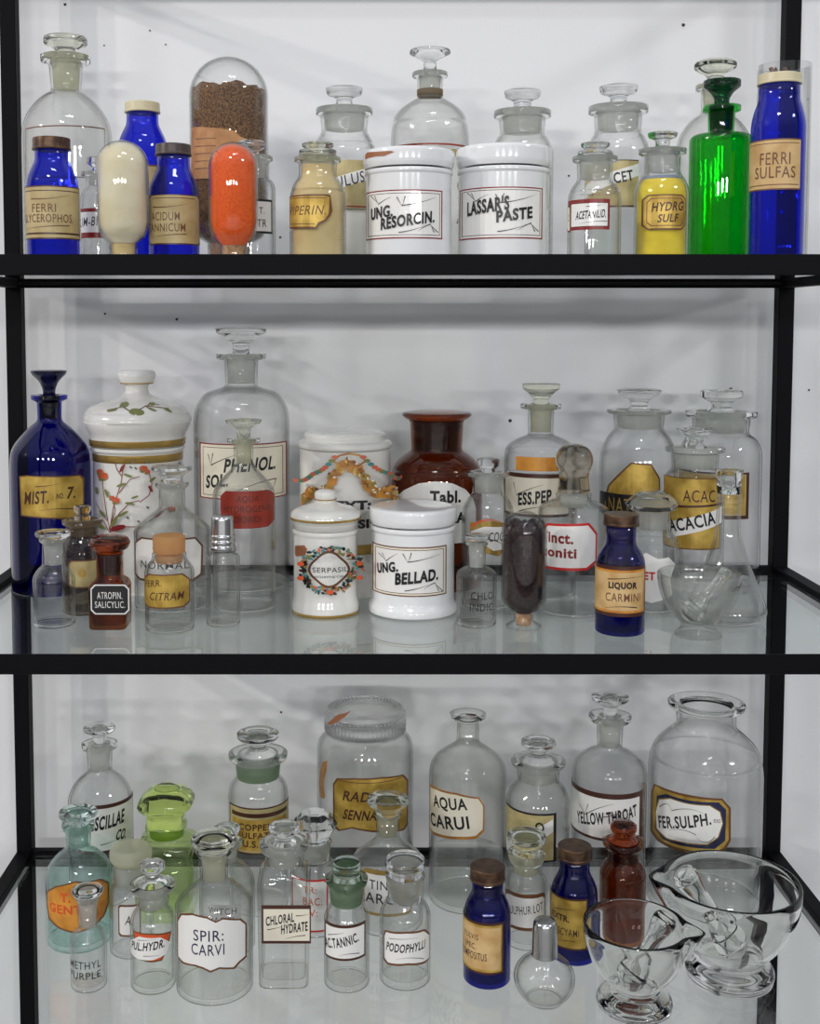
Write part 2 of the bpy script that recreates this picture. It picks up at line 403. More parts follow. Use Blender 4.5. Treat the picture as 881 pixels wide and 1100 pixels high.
# ------------------------------------------------------------------ vessels
ALL = []
SOLID_OF = {'clear_glass': 'clear', 'dusty_clear_glass': 'clear', 'aqua_glass': 'aqua', 'smoky_glass': 'brownish'}
class Vessel:
    """a thing on a shelf. cx, low: the axis and the lowest seen edge of the foot; or dep: distance of the axis from the camera"""
    def __init__(s, name, label, cat, shelf, cx, hb, low=None, dep=None, group=None):
        zb = SHELF[shelf]; s.zb = zb
        if dep is None:
            x, yf = on_z(cx, low, zb); r = hb * yf / F
            for _ in range(4): r = hb * (yf + r) / F
            dep = yf + r
        s.Y0 = {'T': 200, 'M': 600, 'B': 950}[shelf]
        x = on_y(cx, s.Y0, dep)[0]
        s.x, s.y, s.cx, s.sh = x, dep, cx, shelf
        s.root = empty(name, (x, dep, zb + .0003)); tag(s.root, label, cat, group)
        s.maxr = 0; s.name = name; s.sqf = None; s.wrap = True; s.Rlab = None
        s.px = s.m(1); ALL.append(s)
    def m(s, hw):  # half width in the view -> metres at the axis
        return on_y(s.cx + hw, s.Y0, s.y)[0] - on_y(s.cx, s.Y0, s.y)[0]
    def z(s, Y): return on_y(s.cx, Y, s.y)[1] - s.zb
    def prof(s, pts):
        o = []
        for p in pts:
            z = 0.0 if p[0] == 'b' else s.z(p[0])
            o.append((s.m(p[1]) if p[1] else 0.0, z, s.m(p[2]) if len(p) > 2 else 0))
        s.maxr = max([s.maxr] + [q[0] for q in o]); return o
    def body(s, pts, gm, wall=2.2, bottom=4, square=0, name='body', smooth_base=3, foot_mat=None, open_top=True, flute=None, label=None, thick_base=True):
        P = s.prof(pts); hb = P[-1][0]
        P = P[:-1] + [(hb, 0.0003, s.m(smooth_base)), (hb * .8, 0.0003, 0), (0, .0006, 0)]
        outer = fillet(P); w = s.m(wall); bt = s.m(bottom)
        rmax = max(r for r, z in outer)
        inner = []
        for i, (r, z, k) in enumerate(P[:-2]):
            zi = z
            if i == len(P) - 3: zi = bt
            inner.append((max(r - w, r * .45), zi, k))
        # keep the bore straight through the lip
        nb = s.neck_r(P)
        inner = [(min(r, nb - w) if z > s.neck_z else r, z, k) for r, z, k in inner] if nb else inner
        inner = fillet(inner + [(0, bt, 0)])
        s.inner = inner; s.outer = outer
        s.sqf = (lambda r, z: square * max(0, min(1, (r / rmax - .55) / .3))) if square else None
        kl = next((i for i in range(1, min(5, len(pts) - 1)) if pts[i][1] < .9 * pts[0][1]), None)
        sm = SOLID_OF.get(gm.name)
        if sm and kl and nb:
            zc = P[kl][1]; ri = nb - w; Lp = fillet(P[:kl + 1]); zt = Lp[0][1]
            bm = bmesh.new(); ring = Lp + [(ri, zc), (ri, zt - .0004), (ri + .0004, zt)]; lathe(bm, ring + [ring[0]], 64 if square else 48)
            bmesh.ops.remove_doubles(bm, verts=bm.verts, dist=1e-7); bmesh.ops.recalc_face_normals(bm, faces=bm.faces)
            link('lip', bm, S[sm], s.root)
            outer = fillet([(P[kl][0], zc - .0001, 0)] + P[kl + 1:]); inner = [(min(ri, outer[0][0] - .0005), zc - .0001)] + [q for q in inner if q[1] < zc - .0002]; s.inner = inner
        if sm and thick_base:
            t_ = min(bt * .36, .0013); rc = hb - t_ - .0004   # the heel: a rounded ring of solid glass the vessel stands on
            bm = bmesh.new(); ring = [(rc + t_ * cos(a), .0007 + t_ + t_ * sin(a)) for a in [2 * pi * k / 10 for k in range(10)]]
            lathe(bm, ring + [ring[0]], 64 if square else 48, (lambda r_, z_: square) if square else None)
            bmesh.ops.remove_doubles(bm, verts=bm.verts, dist=1e-7); bmesh.ops.recalc_face_normals(bm, faces=bm.faces)
            link('heel', bm, S[sm], s.root)
        bm = bmesh.new(); prof = outer[::-1] + (inner if open_top else [(0, outer[0][1])])
        lathe(bm, prof, 64 if square else 48, s.sqf, flute=flute)
        o = link(name, bm, gm, s.root)
        if label: o['label'] = label
        s.wrap = not square; s.R = rmax; return o
    def neck_r(s, P):
        """narrowest radius in the upper part"""
        n = [(r, z) for r, z, k in P[:-3]]
        if len(n) < 3: s.neck_z = 1e9; return None
        top = n[0][1]; best = min(n, key=lambda q: q[0])
        s.neck_z = best[1] - 1e-6
        return best[0] if best[0] < .75 * max(q[0] for q in n) else None
    def part(s, name, pts, m, closed=True, square=0, seg=40, flute=None, label=None, mats=None, matz=None, rot=0):
        P = s.prof(pts); o = fillet(P)
        if closed:
            if o[0][0] > 1e-6: o = [(0, o[0][1])] + o
            if o[-1][0] > 1e-6: o = o + [(0, o[-1][1])]
        bm = bmesh.new(); rm = max(r for r, z in o)
        fn = None
        if matz is not None: zt = s.z(matz); fn = lambda k: 1 if (o[k][1] + o[k + 1][1]) / 2 < zt else 0
        lathe(bm, o, seg, (lambda r, z: square * (1 if r > rm * .6 else 0)) if square else None, matfn=fn, flute=flute, rot=rot)
        ob = link(name, bm, mats or m, s.root)
        if label: ob['label'] = label
        return ob
    def stopper(s, top, tint='clear', seat=None, bore=None, depth=None, label=None, square=0, flute=None):
        """top: outline of the head down to the lip (seat); below it the ground shank fills the bore to depth with half width bore"""
        st = s.part('stopper', [(p[0], p[1]) + tuple(p[2:]) for p in top], None, mats=[S[tint]], label=label, square=square, flute=flute)
        s.part('ground_shank', [(seat + .2, bore), (seat + 1, bore), (depth, bore * .86, 1)], None, mats=[FR[tint]]).parent = st
    def fill(s, Y, m, name='contents', top_h=0.0, f=.985, label=None, y1=None):
        """what the vessel holds: the hollow up to height Y"""
        zt = s.z(Y); zl = -1 if y1 is None else s.z(y1); I = sorted([(r, z) for r, z in s.inner if r > 0], key=lambda q: q[1])
        def rad(z):
            for a, b in zip(I, I[1:]):
                if a[1] <= z <= b[1] and b[1] > a[1]: return a[0] + (b[0] - a[0]) * (z - a[1]) / (b[1] - a[1])
            return I[0][0]
        z0 = max(I[0][1], zl)
        pts = [(0, z0), (rad(z0 + 1e-5) * f, z0)] + [(r * f, z) for r, z in I if z0 < z < zt] + [(rad(zt) * f, zt), (0, zt + top_h)]
        bm = bmesh.new(); lathe(bm, pts, 40, s.sqf)
        o = link(name, bm, m, s.root)
        if label: o['label'] = label
        return o
    def art(s, Rz=None):
        """artwork frame on the front skin"""
        r = s.R if Rz is None else Rz; yp = s.y - r * .95
        def ux(X):
            xo = on_y(X, s.Y0, yp)[0] - s.x
            if not s.wrap: return xo
            t = xo / r; lim = .93
            if abs(t) > lim: th = (asin(lim) + (abs(t) - lim) / sqrt(1 - lim * lim)) * (1 if t > 0 else -1)
            else: th = asin(t)
            return th * r
        def vz(Y): return on_y(s.cx, Y, yp)[1] - s.zb
        def exact(p):
            if not s.wrap: return None
            ok, X, ext = False, p[0], 0.0
            for _ in range(60):
                q = hit(X, p[1])
                if q: break
                X += -.5 if p[0] > s.cx else .5; ext += .5 * s.px * 1.2
            if not q: return None
            return (q[0] + (ext if p[0] > s.cx else -ext), q[1])
        def hit(X, Y):
            d = ray(X, Y); A = d.x ** 2 + d.y ** 2; B = -(d.x * s.x + d.y * s.y); C = s.x ** 2 + s.y ** 2 - r * r; D = B * B - A * C
            if D < (r * .36) ** 2 * A: return None
            t = (-B - sqrt(D)) / A; x, y, z = d.x * t - s.x, d.y * t - s.y, Z0 + d.z * t - s.zb
            return (atan2(x, -y) * r, z)
        a = Art(ux, vz, exact); a.r = r; return a
    def label(s, a, name='label', label=None, surf=None, axis=None):
        return a.build(name, s.root, surf or (lambda z: a.r), s.wrap, axis=axis, label=label)

# ------------------------------------------------------------------ the place: wall, floor, steel rack, glass shelves
wallm, nt_, o_ = mat('white_painted_wall')
p_ = N(nt_, 'ShaderNodeBsdfPrincipled'); p_.inputs['Roughness'].default_value = .55; p_.inputs['Specular IOR Level'].default_value = .3
t_ = N(nt_, 'ShaderNodeTexCoord'); x_ = N(nt_, 'ShaderNodeTexNoise'); x_.inputs['Scale'].default_value = 3; x_.inputs['Detail'].default_value = 6
r_ = N(nt_, 'ShaderNodeValToRGB'); r_.color_ramp.elements[0].color = (.74, .745, .76, 1); r_.color_ramp.elements[1].color = (.80, .805, .82, 1)
nt_.links.new(t_.outputs['Object'], x_.inputs[0]); nt_.links.new(x_.outputs[0], r_.inputs[0]); nt_.links.new(r_.outputs[0], p_.inputs['Base Color'])
b_ = N(nt_, 'ShaderNodeBump'); b_.inputs['Strength'].default_value = .15; b_.inputs['Distance'].default_value = .001
x2 = N(nt_, 'ShaderNodeTexNoise'); x2.inputs['Scale'].default_value = 160; nt_.links.new(t_.outputs['Object'], x2.inputs[0])
nt_.links.new(x2.outputs[0], b_.inputs['Height']); nt_.links.new(b_.outputs[0], p_.inputs['Normal']); nt_.links.new(p_.outputs[0], o_.inputs[0])
fleck = solid('dark_wall_fleck', (.02, .02, .02), .6)
WY = BACK + RAIL + 0.035
bm = bmesh.new(); box(bm, -8, 8.4, WY, WY + .1, 0, 3.3)
for X, Y, r in ((70, 5, 1.6), (734, 27, 1.9), (868, 107, 1.6), (785, 418, 1.8), (301, 255, 1.3), (113, 337, 1.2), (190, 343, 1.5), (611, 189, 1.2), (869, 419, 1.2), (302, 765, 1.3),
                (161, 33, 1), (178, 48, .9), (548, 452, 2.0), (112, 49, .9)):
    x, z = on_y(X, Y, WY); v = [bm.verts.new((x + r * .0011 * cos(a) * (1 + .3 * sin(3 * a)), WY - .0006, z + r * .0011 * sin(a))) for a in [i * pi / 4 for i in range(8)]]
    c = bm.verts.new((x, WY - .0014, z))
    for i in range(8): f = bm.faces.new((v[i], v[(i + 1) % 8], c)); f.material_index = 1
tag(link('wall_back', bm, [wallm, fleck], smooth=False), kind='structure')
bm = bmesh.new(); box(bm, -8, 8.4, -16, WY + .1, -.1, 0)
tag(link('floor', bm, solid('grey_floor', (.34, .33, .31), .5, noise=(.30, .29, .27), nscale=8), smooth=False), kind='structure')

rack = empty('shelving_rack', (XL, BACK, 0))
tag(rack, 'black steel rack whose posts and rails carry the glass shelves', 'rack')
def rail(name, x0, x1, y0, y1, z0, z1):
    b = bmesh.new(); box(b, x0 - XL, x1 - XL, y0 - BACK, y1 - BACK, z0, z1)
    bmesh.ops.bevel(b, geom=b.edges[:], offset=.0008, segments=1, affect='EDGES')
    link(name, b, steel_black, rack, smooth=False)
TOPZ = RZ[0]
for x in (XL, XR - RAIL):
    rail('post', x, x + RAIL, BACK, BACK + RAIL, 0, TOPZ); rail('post', x, x + RAIL, FRONT, FRONT + RAIL, 0, TOPZ)
for i, z in enumerate(RZ):
    e_ = .0002
    rail('front_rail', XL + RAIL + e_, XR - RAIL - e_, FRONT, FRONT + .003, z - RAIL, z)
    rail('back_rail', XL + RAIL + e_, XR - RAIL - e_, BACK + .002, BACK + .012, z - RAIL, z)
    for x in (XL, XR - .016): rail('side_rail', x, x + .016, FRONT + RAIL + e_, BACK - e_, z - RAIL, z)
    # the ledge the pane lies on
    rail('ledge', XL + RAIL, XR - RAIL, FRONT + .0032, FRONT + .012, z - .0145, z - .013)
    rail('ledge', XL + RAIL, XR - RAIL, BACK - .010, BACK + .0018, z - .0145, z - .013)
pane = wall_glass('shelf_pane_glass', (.965, .978, .97), (.72, .79, .77), rough=.004, f0=.06, power=3)
for i, z in enumerate(GZ):
    if i == 0: continue
    b = bmesh.new(); box(b, XL + .0183, XR - .0183, FRONT + .0035, BACK + .0015, -.0072, 0)
    for f in b.faces: pass
    o = link('glass_shelf', b, pane, smooth=False); o.location = (0, 0, z)
    tag(o, ['', 'clear glass shelf carrying the highest row with the cobalt, green and orange vessels',
            'clear glass shelf carrying the floral jar, amber jar and the conical flask', 'clear glass shelf carrying the two mortars and the lime green bottle'][i], 'shelf', 'glass panes of the rack')
# thin cable behind the right post
cu = bpy.data.curves.new('cable', 'CURVE'); cu.dimensions = '3D'; cu.bevel_depth = .0009; cu.bevel_resolution = 2
sp_ = cu.splines.new('POLY'); P_ = [(851, 308), (864, 306.5), (874, 304.5), (884, 303), (930, 300)]; sp_.points.add(len(P_) - 1)
for i, (X, Y) in enumerate(P_):
    x, z = on_y(X, Y, WY - .0012); sp_.points[i].co = (x, WY - .0012, z, 1)
cu.use_fill_caps = True; o = bpy.data.objects.new('cable', cu); COL.objects.link(o); dg_ = bpy.context.evaluated_depsgraph_get(); dg_.update()
me_ = bpy.data.meshes.new_from_object(o.evaluated_get(dg_)); bpy.data.objects.remove(o); bpy.data.curves.remove(cu)
o = bpy.data.objects.new('cable', me_); COL.objects.link(o); me_.materials.clear(); me_.materials.append(ink)
tag(o, 'thin black cable running along the wall from behind the rack post', 'cable')

# ------------------------------------------------------------------ highest row
GR = 'apothecary bottles on the highest shelf'
def blue_bottle(label, cx, hb, cap, capm, neck, sh, low=None, dep=None, shelf='T', gm='cobalt', body=None, group=None, cat='bottle', sh2=None):
    """cap = (top, bottom, hw); neck = (bottom, hw); sh = y where the full width is reached"""
    v = Vessel('cobalt_bottle', label, cat, shelf, cx, hb, low, dep, group)
    ct, cb, ch = cap; ny, nh = neck
    v.body([(ct + 2, nh), (ny, nh, 4), (sh - (sh - ny) * .35, hb * .93, 8), (sh + 3, hb, 5), ('b', hb)], G[gm])
    v.part('cap', [(ct, ch * .9, 1), (ct, ch, 1.5), (cb - 2.5, ch, .6), (cb - 2, ch * 1.03, .6), (cb, ch * 1.03), (cb, nh + .5)], capm, flute=(lambda z: (36, .02)))
    v.nh = nh; return v

# tall clear bottle at the back, by the left post
v = Vessel('stoppered_bottle', 'tall clear bottle beside the left post with mushroom stopper and thin outlined empty label', 'bottle', 'T', 73, 47, dep=1.29, group=GR)
v.body([(61, 26.5, 1), (67.5, 26, 1), (70, 18.5, 2), (98, 15.5, 4), (108, 30, 12), (133, 47.5, 18), ('b', 47.5)], G['dusty'])
v.stopper([(39, 15, 2), (40.5, 22.5, 1.5), (48, 23, 1.5), (52, 14, 3), (57, 8.5, 2), (61, 8.5)], 'yellowish', 61, 15.5, 96)
a = v.art(); a.stroke([(28, 139), (28, 193), (30, 193)], 1, umber); a.stroke([(28, 139), (112, 139)], 1.4, umber); a.stroke([(112, 139), (112, 193), (30, 193)], 1, umber); v.label(a, 'label_outline')

v = blue_bottle('cobalt blue bottle with bronze cap and tan label reading FERRI GLYCEROPHOS', 56, 28, (149, 162, 20), bronze, (173, 18), 199, dep=1.055, group=GR)
a = v.art(); a.rect(20, 199.5, 82.5, 257, brown, thick=True); a.rect(20, 201, 82, 255.5, khaki); a.rect(24, 204.5, 80, 205.5, brown); a.rect(24, 250, 80, 252, brown)
a.text('FERRI', 35, 219, 60, 228, umber); a.text('GLYCEROPHOS.', 24, 230, 78, 239, umber)
a.arc((34, 214), (75, 210), .03, 1.2, umber); a.arc((74, 243), (30, 246), .03, 1.2, umber); v.label(a)

v = Vessel('stoppered_bottle', 'small clear bottle with red and white label half hidden behind the cream filled vial', 'bottle', 'T', 104, 18, dep=1.115, group=GR)
v.body([(185.5, 16.5, 1), (190, 16.5, 1), (191, 11.5, 1), (201, 11, 2), (207, 16, 5), (214, 18, 4), ('b', 18)], G['clear'])
v.stopper([(170, 10, 1), (176, 10.5, 1), (180, 5, 1), (185.5, 5)], 'clear', 185.5, 9, 200)
a = v.art(); a.rect(85, 224, 120, 256, maroon, thick=True); a.rect(85, 228, 120, 250, paper); a.text('UM-BISC', 85.5, 233, 116, 243, ink, rot=5, shear=.2); v.label(a)

v = blue_bottle('cobalt blue bottle with cream cap standing behind the cream filled vial', 154, 27, (111, 122, 18.5), creamcap, (134, 17), 160, dep=1.19, group=GR)
a = v.art(); a.rect(135, 177, 174, 215, umber, thick=True); a.rect(136, 179, 173, 213, khaki); a.text('AC. BOR', 139, 190, 170, 199, umber) if False else None; v.label(a)

def inverted_vial(label, shelf, cx, hw, top, round_to, straight_to, neck, fillm, fill_top, dep=None, low=None, extra=None, tint='clear', corkm=None, wall=1.5):
    """round-topped specimen vial standing on its corked, flared foot. neck = (y where the neck begins, hw); foot on the shelf"""
    v = Vessel('inverted_vial', label, 'vial', shelf, cx, neck[2] if len(neck) > 2 else neck[1], low, dep, 'round topped specimen vials')
    def hemi(hw, top, rt, n=9):
        return [(rt - (rt - top) * cos(radians(90 * i / n)), hw * sin(radians(90 * i / n))) for i in range(n + 1)]
    ny, nh, fh = neck; st = straight_to
    mid = (st + ny) / 2
    low_ = [(st, hw), (st + (ny - st) * .35, hw * .93), (st + (ny - st) * .7, (hw * .62 + nh * .38)), (ny, nh)]
    P = v.prof(hemi(hw, top, round_to) + low_ + [('b', fh)]); w = v.m(wall)
    P2 = v.prof(hemi(hw - wall, top + wall, round_to) + [(a - wall * .6, b - wall) for a, b in low_] + [('b', fh - wall)])
    out_ = [(r, z) for r, z, k in P]; inn = [(max(r, 0), z) for r, z, k in P2]
    # flared lip of the foot
    nz = v.z(ny); out_[-1:] = [(v.m(nh), nz * .45), (v.m(fh), .0015), (v.m(fh), 0)]
    inn[-1:] = [(v.m(nh - wall), nz * .45), (v.m(fh - wall * 1.2), 0)]
    bm = bmesh.new(); lathe(bm, out_ + inn[::-1], 48); link('body', bm, G[tint], v.root)
    # filling
    zt = v.z(fill_top); f = [(r * .985, z) for r, z in inn if z < zt and z > nz * 1.02]
    R_ = (lambda z: next((a[0] + (b[0] - a[0]) * (z - a[1]) / (b[1] - a[1]) for a, b in zip(inn, inn[1:]) if (a[1] - z) * (b[1] - z) <= 0 and a[1] != b[1]), inn[3][0]))
    f = [(0, zt + v.m(2)), (R_(zt) * .5, zt + v.m(1.2)), (R_(zt) * .985, zt)] + f + [(v.m(nh - wall) * .97, nz), (0, nz)]
    bm = bmesh.new(); lathe(bm, f, 40)
    if fillm in (herb, beans):
        for q in bm.verts:
            if q.co.z > zt - .002: q.co.z += random.uniform(-.0025, .004)
    v.cont = link('contents', bm, fillm, v.root)
    bm = bmesh.new(); c = v.m(nh - wall) * .96; lathe(bm, [(0, nz * .98), (c, nz * .98), (c * .92, nz * .12), (0, nz * .12)], 28); link('cork', bm, corkm or cork, v.root)
    v.R = v.m(hw); v.wrap = True; return v

v = inverted_vial('round topped glass vial filled with cream powder, between the two capped blue bottles', 'T', 131.5, 28, 151, 178, 240, (262, 15, 16), powder_cream, 155, dep=1.06, corkm=powder_tan)
a = v.art(); a.rect(106, 205, 158, 238, powder_tan, thick=True); a.rect(106, 206, 158, 237, powder_cream); v.label(a, 'powder_band') if False else None

v = blue_bottle('cobalt blue bottle with dark cap and tan label reading ACIDUM TANNICUM', 186.5, 27, (156, 168, 19), darkcap, (181, 17.5), 207, dep=1.085, group=GR)
a = v.art(); a.rect(157, 209, 213, 263, brown, thick=True); a.rect(158, 210, 211.5, 261.5, khaki, 3); a.rect(163, 212.5, 207, 213.3, brown)
a.text('ACIDUM', 163.5, 228, 193, 237, umber); a.text('TANNICUM', 160, 240, 199, 249, umber); a.arc((165, 223), (203, 219), .03, 1.2, umber); a.arc((200, 252), (165, 255), .03, 1.2, umber); v.label(a)

v = inverted_vial('large dome topped glass vial of brown dried herb with torn brown paper label', 'T', 246.5, 42, 62, 104, 240, (262, 24, 27), herb, 98, dep=1.20)
a = v.art()
a.poly([(206, 137), (203, 193), (262, 194), (268, 178), (266, 150), (258, 147), (252, 141), (236, 138)], kraft, True)
for k in range(5): a.stroke([(210, 150 + 8 * k), (232, 149 + 8 * k)], .9, umber)
v.label(a)

v = Vessel('stoppered_bottle', 'small clear bottle with green tinged neck peeking out behind the orange filled vial', 'bottle', 'T', 270, 26, dep=1.125, group=GR)
v.body([(168.5, 23.5, 1), (173, 23.5, 1), (174, 20, 1), (191, 19, 3), (199, 26, 7), ('b', 26)], G['clear'])
v.stopper([(152, 13, 1), (154, 15, 1), (159, 15, 2), (163, 8, 1), (168.5, 8)], 'clear', 168.5, 17.5, 190)
v.part('neck_ring', [(175, 20.4), (190, 19.6), (190, 19.2), (175, 19.9)], FR['mossy']) if False else None
a = v.art(); a.rect(246, 214, 291, 251, ink, thick=True); a.rect(247, 216.5, 290, 248.5, paper); a.text('T.', 278, 223, 284, 230, ink); a.text('TR', 276, 236, 286, 244, ink); v.label(a)

v = inverted_vial('round topped glass vial filled with bright orange powder', 'T', 250.5, 26.5, 153, 179, 240, (264, 15, 17), powder_orange, 157, dep=1.06)

v = Vessel('stoppered_bottle', 'squat bottle of tan powder with torn gold label reading PIPERIN', 'bottle', 'T', 341.5, 30.5, dep=1.065, group=GR)
v.body([(170, 25, 1), (174.5, 25, 1), (176, 21, 2), (190, 20, 5), (199, 27, 8), (212, 30.5, 8), ('b', 30.5)], G['dusty'])
v.stopper([(153, 12, 1), (154.5, 17, 1), (158, 17, 2), (161, 12, 1), (162, 20, 1), (168, 20, 1), (170, 16)], 'yellowish', 170, 18.5, 190)
v.fill(178, powder_tan)
a = v.art(); a.poly([(308, 211), (309, 246), (340, 246), (343, 241), (350, 238), (355, 232), (357, 227), (355, 210), (352, 209)], umber, True)
a.poly([(309.5, 212.5), (310.5, 244), (339, 244), (342, 239), (349, 236), (353, 230), (354, 212), (350, 211)], gold); a.text('PIPERIN.', 310.5, 221, 352, 231, umber, shear=.25, rot=2); a.stroke([(311, 241), (338, 241)], .8, umber); a.stroke([(311, 214), (350, 213)], .8, umber); v.label(a)

v = Vessel('stoppered_bottle', 'clear wide mouthed bottle with white banner reading ULUS on gold, behind the tan powder bottle', 'bottle', 'T', 370, 34.5, dep=1.22, group=GR)
v.body([(117.5, 30.5, 1), (123.5, 30.5, 1), (125, 26.5, 2), (142, 24, 5), (150, 29, 7), (163, 34.5, 8), ('b', 34.5)], G['clear'])
v.stopper([(94, 15, 1), (95.5, 20, 1), (103, 18.5, 3), (106, 9, 2), (117.5, 8.5)], 'clear', 117.5, 23, 140); v.fill(226, milk if False else powder_white)
a = v.art(); a.rect(338, 172, 402, 224, olive, thick=True); a.poly([(338, 203), (338, 216), (402, 191), (402, 178)], paper); a.text('BULUS', 352, 188, 392, 200, ink, rot=14, shear=.1); a.stroke([(338, 224), (402, 224)], 1.5, maroon); v.label(a)

v = Vessel('stoppered_bottle', 'tall clear dome shouldered bottle with peeling brown label remains behind the brown stained jar lid', 'bottle', 'T', 461.5, 42, dep=1.27, group=GR)
v.body([(78.5, 19, 1), (83.5, 19, 1), (85, 14, 2), (106, 13.2, 3), (109, 20, 6), (122, 38, 14), (146, 42, 14), ('b', 42)], G['dusty'])
v.stopper([(53, 16, 1), (54.5, 21.5, 1), (58, 22, 1), (65, 9, 4), (67, 7, 1), (78.5, 7)], 'clear', 78.5, 12, 104)
v.part('brown_residue', [(97, 14.0), (104, 13.8), (104, 13.3), (97, 13.5)], FR['brownish'])
a = v.art(); a.rect(424, 154, 501, 156, rust, thick=True); a.poly([(492, 160), (495, 180), (491, 200), (495, 224), (490, 240), (497, 242), (502, 226), (500, 200), (503, 180), (499, 160)], umber); a.poly([(484, 160), (497, 162), (496, 170), (486, 168)], olive); v.label(a, 'label_remains')

def jar(v_label, cx, hw, lid, dep=None, low=None, shelf='T', bodyhw=None, foot=None, group='white ointment jars', rim=(0, 0)):
    v = Vessel('ointment_jar', v_label, 'jar', shelf, cx, foot[1] if foot else bodyhw, low, dep, group)
    lt, lb = lid
    pts = [(lb + 1.5, bodyhw - 1.5, .5), (lb + 2, bodyhw + 1.5, 1.5), (lb + 6, bodyhw + 1.5, 1.5), (lb + 7.5, bodyhw, 1)]
    pts += [(foot[0], bodyhw, 3), (foot[0] + 6, foot[1], 3), ('b', foot[1])] if foot else [('b', bodyhw)]
    v.body(pts, milk, wall=5, bottom=6); v.R = v.m(bodyhw)
    q = 6 if shelf == 'M' else 0
    v.part('lid', [(lt + q, 0), (lt + q, hw * .90, 2), (lt + q + 1.2, hw * .985, 1.5), (lt + q + 4, hw, 2), (lb - 5, hw, 3), (lb - .5, hw - 1.6, 1.5), (lb, hw - 2, .5), (lb, 0)], milk)
    return v
v = jar('white milk glass ointment jar with brown stained lid, label reading UNG. RESORCIN', 439, 49, (163, 183), dep=1.08, bodyhw=46)
a = v.art(); a.frame(392.5, 204, 476, 256.5, 1.4, maroon, paper); a.rect(396, 207.5, 473, 253, brown); a.rect(396.7, 208.2, 472.3, 252.3, paper)
a.sprigs(399, 211, 470, 250, ink, 1.1); a.text('UNG.', 399.5, 222, 423, 235, ink, rot=9, shear=.1, bold=.03); a.text('RESORCIN.', 409, 230, 467, 243, ink, rot=8, shear=.15, bold=.03); v.label(a)
r_ = v.m(49); a = v.art(r_); a.poly([(391.5, 166), (391, 171), (397, 170), (403, 168.5), (413, 168), (424, 163.5), (420, 162.5), (404, 163.5), (395, 164)], stain_brown); a.build('lid_stain', v.root, lambda z: r_, True)

v = jar("white milk glass ointment jar with label reading LASSAR'S PASTE", 541, 51, (160, 182), dep=1.10, bodyhw=48.5)
a = v.art(); a.frame(496.5, 201, 585, 256.5, 1.4, maroon, paper); a.rect(499.5, 204, 582, 253, brown); a.rect(500.2, 204.7, 581.3, 252.3, paper)
a.sprigs(503, 208, 578, 249, ink, 1.1); a.text("LASSAR'S", 502.5, 213, 548, 229, ink, rot=9, shear=.1, bold=.03); a.text('PASTE', 532.5, 224, 572, 237, ink, rot=7, shear=.12, bold=.03); v.label(a)

v = Vessel('stoppered_bottle', 'clear unlabelled wide mouthed bottle behind the second white ointment jar', 'bottle', 'T', 560.5, 33.5, dep=1.25, group=GR)
v.body([(120, 30.5, 1), (126.5, 30.5, 1), (128, 25.5, 2), (144, 23, 4), (150, 28, 7), (164, 33.5, 8), ('b', 33.5)], G['dusty'])
v.stopper([(97, 15, 1), (98.5, 20, 1), (106, 18, 3), (109, 9.5, 2), (120, 8.5)], 'clear', 120, 22, 143)

v = Vessel('stoppered_bottle', 'clear wide mouthed bottle with gold label and white banner reading CET', 'bottle', 'T', 663, 34, dep=1.24, group=GR)
v.body([(115, 31.5, 1), (122, 31.5, 1), (124, 26, 2), (142, 24, 5), (150, 29, 7), (163, 34, 8), ('b', 34)], G['clear'])
v.stopper([(92, 15, 1), (93.5, 20.5, 1), (101, 19, 3), (104, 9, 2), (115, 8.5)], 'clear', 115, 23, 140)
a = v.art(); a.rect(625, 172, 686, 223, olive, thick=True); a.poly([(625, 201), (625, 215), (686, 189), (686, 176)], paper); a.text('CET', 659, 184, 680, 196, ink, rot=10, bold=.02); a.rect(625, 221, 686, 223, brown); a.rect(625, 172, 686, 173, brown); v.label(a)

v = Vessel('stoppered_bottle', 'small clear bottle with red bordered label reading ACETANILID', 'bottle', 'T', 639, 28.5, dep=1.065, group=GR)
v.body([(169, 24, 1), (174, 24, 1), (175.5, 19.5, 1), (194, 18.5, 4), (202, 25, 7), (212, 28.5, 6), ('b', 28.5)], G['clear'])
v.stopper([(153, 11, 1), (154.5, 15.5, 1), (158, 15, 1), (161, 10, 2), (163, 18, 2), (167, 19, 1), (169, 17)], 'clear', 169, 17, 193)
a = v.art(); a.rect(614.5, 214, 655.5, 247, maroon, thick=True); a.rect(617, 218, 653.5, 243.5, brown); a.rect(617.6, 218.6, 653, 243, paper); a.text('ACETANILID.', 618.5, 226, 652, 235, ink, rot=5, shear=.2, bold=.02)
a.arc((630, 222), (650, 219.5), .04, .8, ink); a.arc((652, 238), (622, 241), .04, .8, ink); v.label(a)
a = v.art(); a.poly([(608, 221), (605, 227), (605, 246), (609, 250), (613, 250), (613, 221)], umber, True); a.poly([(608.5, 223), (606, 228), (606, 245), (609.5, 248), (612.5, 248), (612.5, 223)], cream); a.text('C.', 609, 231, 612, 238, ink); v.label(a, 'side_label')

